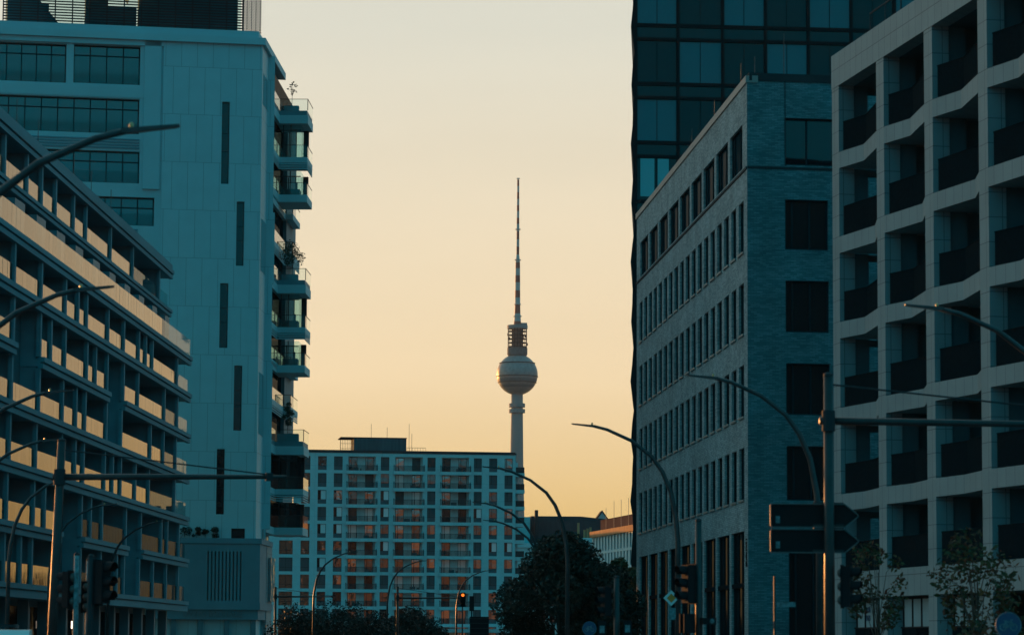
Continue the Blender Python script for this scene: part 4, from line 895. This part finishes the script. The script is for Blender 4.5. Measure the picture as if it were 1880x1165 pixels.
def bike_sign(label, x, y, z, r, pole):
    t = thing('cycle_sign', label, 'road sign', (x, y, .13)); z -= .13
    MB().tube([(0, .05, 0), (0, .05, z + r)], .03, 8).build('pole', galv, t); MB().disc(0, z, r, 0, .02, 36).build('plate', signblue, t)
    b = MB(); R = r / .21
    def ring(cx, cz, rr, w=.009):
        n = 22
        for k in range(n):
            a0, a1 = 2 * math.pi * k / n, 2 * math.pi * (k + 1) / n
            b.xprism([(cx + (rr + q) * math.cos(a), cz + (rr + q) * math.sin(a)) for q, a in ((-w, a0), (-w, a1), (w, a1), (w, a0))], -.006, -.001)
    def bar(x0, z0, x1, z1, w=.008):
        d = math.hypot(x1 - x0, z1 - z0); nx, nz = -(z1 - z0) / d * w, (x1 - x0) / d * w
        b.xprism([(x0 - nx, z0 - nz), (x1 - nx, z1 - nz), (x1 + nx, z1 + nz), (x0 + nx, z0 + nz)], -.006, -.001)
    ring(-.085 * R, z - .035 * R, .05 * R); ring(.085 * R, z - .035 * R, .05 * R)
    for q in ((-.085, -.035, -.045, .05), (-.045, .05, .045, .05), (-.085, -.035, -.005, -.035), (-.005, -.035, -.05, .065), (-.005, -.035, .045, .05), (.085, -.035, .04, .08), (-.07, .068, -.03, .068), (.04, .08, .07, .085)): bar(q[0] * R, z + q[1] * R, q[2] * R, z + q[3] * R)
    b.build('cycle_symbol', stickers, t)
    n = 36; b = MB()
    for k in range(n):
        a0, a1 = 2 * math.pi * k / n, 2 * math.pi * (k + 1) / n
        b.xprism([(q * math.cos(a), z + q * math.sin(a)) for q, a in ((r * .93, a0), (r * .93, a1), (r * .98, a1), (r * .98, a0))], -.006, -.001)
    b.build('border', stickers, t)
bike_sign('small round blue cycle sign in front of the dark tree', 2.27, 88, 2.06, .205, 1)
bike_sign('large dim round blue cycle sign at the lower right corner', 7.8, 48, 1.94, .205, 1)
t = thing('priority_sign', 'white diamond priority sign with amber centre on the lamp pole', 'road sign', (4.65, 88.55, 2.95)); d = .23
MB().xprism([(0, -d), (d, 0), (0, d), (-d, 0)], 0, .02).build('plate', signwhite, t); e = .13
MB().xprism([(0, -e), (e, 0), (0, e), (-e, 0)], -.006, -.001).build('centre', signyellow, t)
MB().box(-.08, .13, 0, .015, -.62, -.28).build('sub_plate', stickers, t)
t = thing('street_name_sign', 'small pale street name plate on a thin pole below the arrow boards', 'street sign', (5.35, 62, 0)); MB().tube([(0, .05, .1), (0, .05, 3.0)], .022, 8).build('pole', galv, t); MB().box(.05, .42, 0, .015, 2.38, 2.48).build('plate', stickers, t)

# ------------------------------------------------------------------ parked van
def van():
    t = thing('parked_van', 'white van roof with a rack at the lower left corner', 'van', (-8.62, 49, -.04), 8)
    pr = [(0, .45), (-.02, .95), (.25, 1.72), (.45, 1.82), (3.3, 1.84), (3.9, 1.35), (4.75, 1.15), (4.9, .6), (4.8, .35), (.1, .35)]
    b = MB(90); b.xprism(pr[::-1], -.92, .92); b.build('body', vanwhite, t)
    b = MB(90)
    b.xprism([(.5, 1.15), (.62, 1.65), (3.2, 1.67), (3.65, 1.25)][::-1], -.935, -.925); b.xprism([(.5, 1.15), (.62, 1.65), (3.2, 1.67), (3.65, 1.25)][::-1], .925, .935)
    b.box(-.03, .0, -.75, .75, 1.0, 1.05); b.build('window', w_deep, t)
    MB().xprism([(-.75, 1.1), (.75, 1.1), (.68, 1.62), (-.68, 1.62)], .02, .14).build('rear_window', w_deep, t)
    for y in (.95, 3.95):
        for x in (-.93, .73):
            w = MB(90); w.disc(y, .33, .33, x, x + .2, 24); o = w.build('wheel', rubber, t)
    for x in (-.85, .7): MB().box(x, x + .15, -.03, .05, .85, 1.25).build('tail_light', mat('tail_lens', (.25, .02, .02), .3), t)
    MB().box(-.7, -.66, .7, 3.0, 1.86, 1.92).box(.66, .7, .7, 3.0, 1.86, 1.92).box(-.66, .66, 1.0, 1.05, 1.88, 1.91).box(-.66, .66, 2.5, 2.55, 1.88, 1.91).build('roof_rack', darkmetal, t)
van()

# ------------------------------------------------------------------ evening haze
hz = MB().box(-910, 910, -310, 2710, -1, 372).build('haze', [])
hm = bpy.data.materials.new('haze'); hm.use_nodes = True; hm.node_tree.nodes.clear()
ho = hm.node_tree.nodes.new('ShaderNodeOutputMaterial'); hv = hm.node_tree.nodes.new('ShaderNodeVolumePrincipled')
hv.inputs['Color'].default_value = (.9, .93, .95, 1); hv.inputs['Density'].default_value = .000035; hv.inputs['Anisotropy'].default_value = 0
hm.node_tree.links.new(hv.outputs[0], ho.inputs['Volume']); hz.data.materials.append(hm); hz['kind'] = 'stuff'
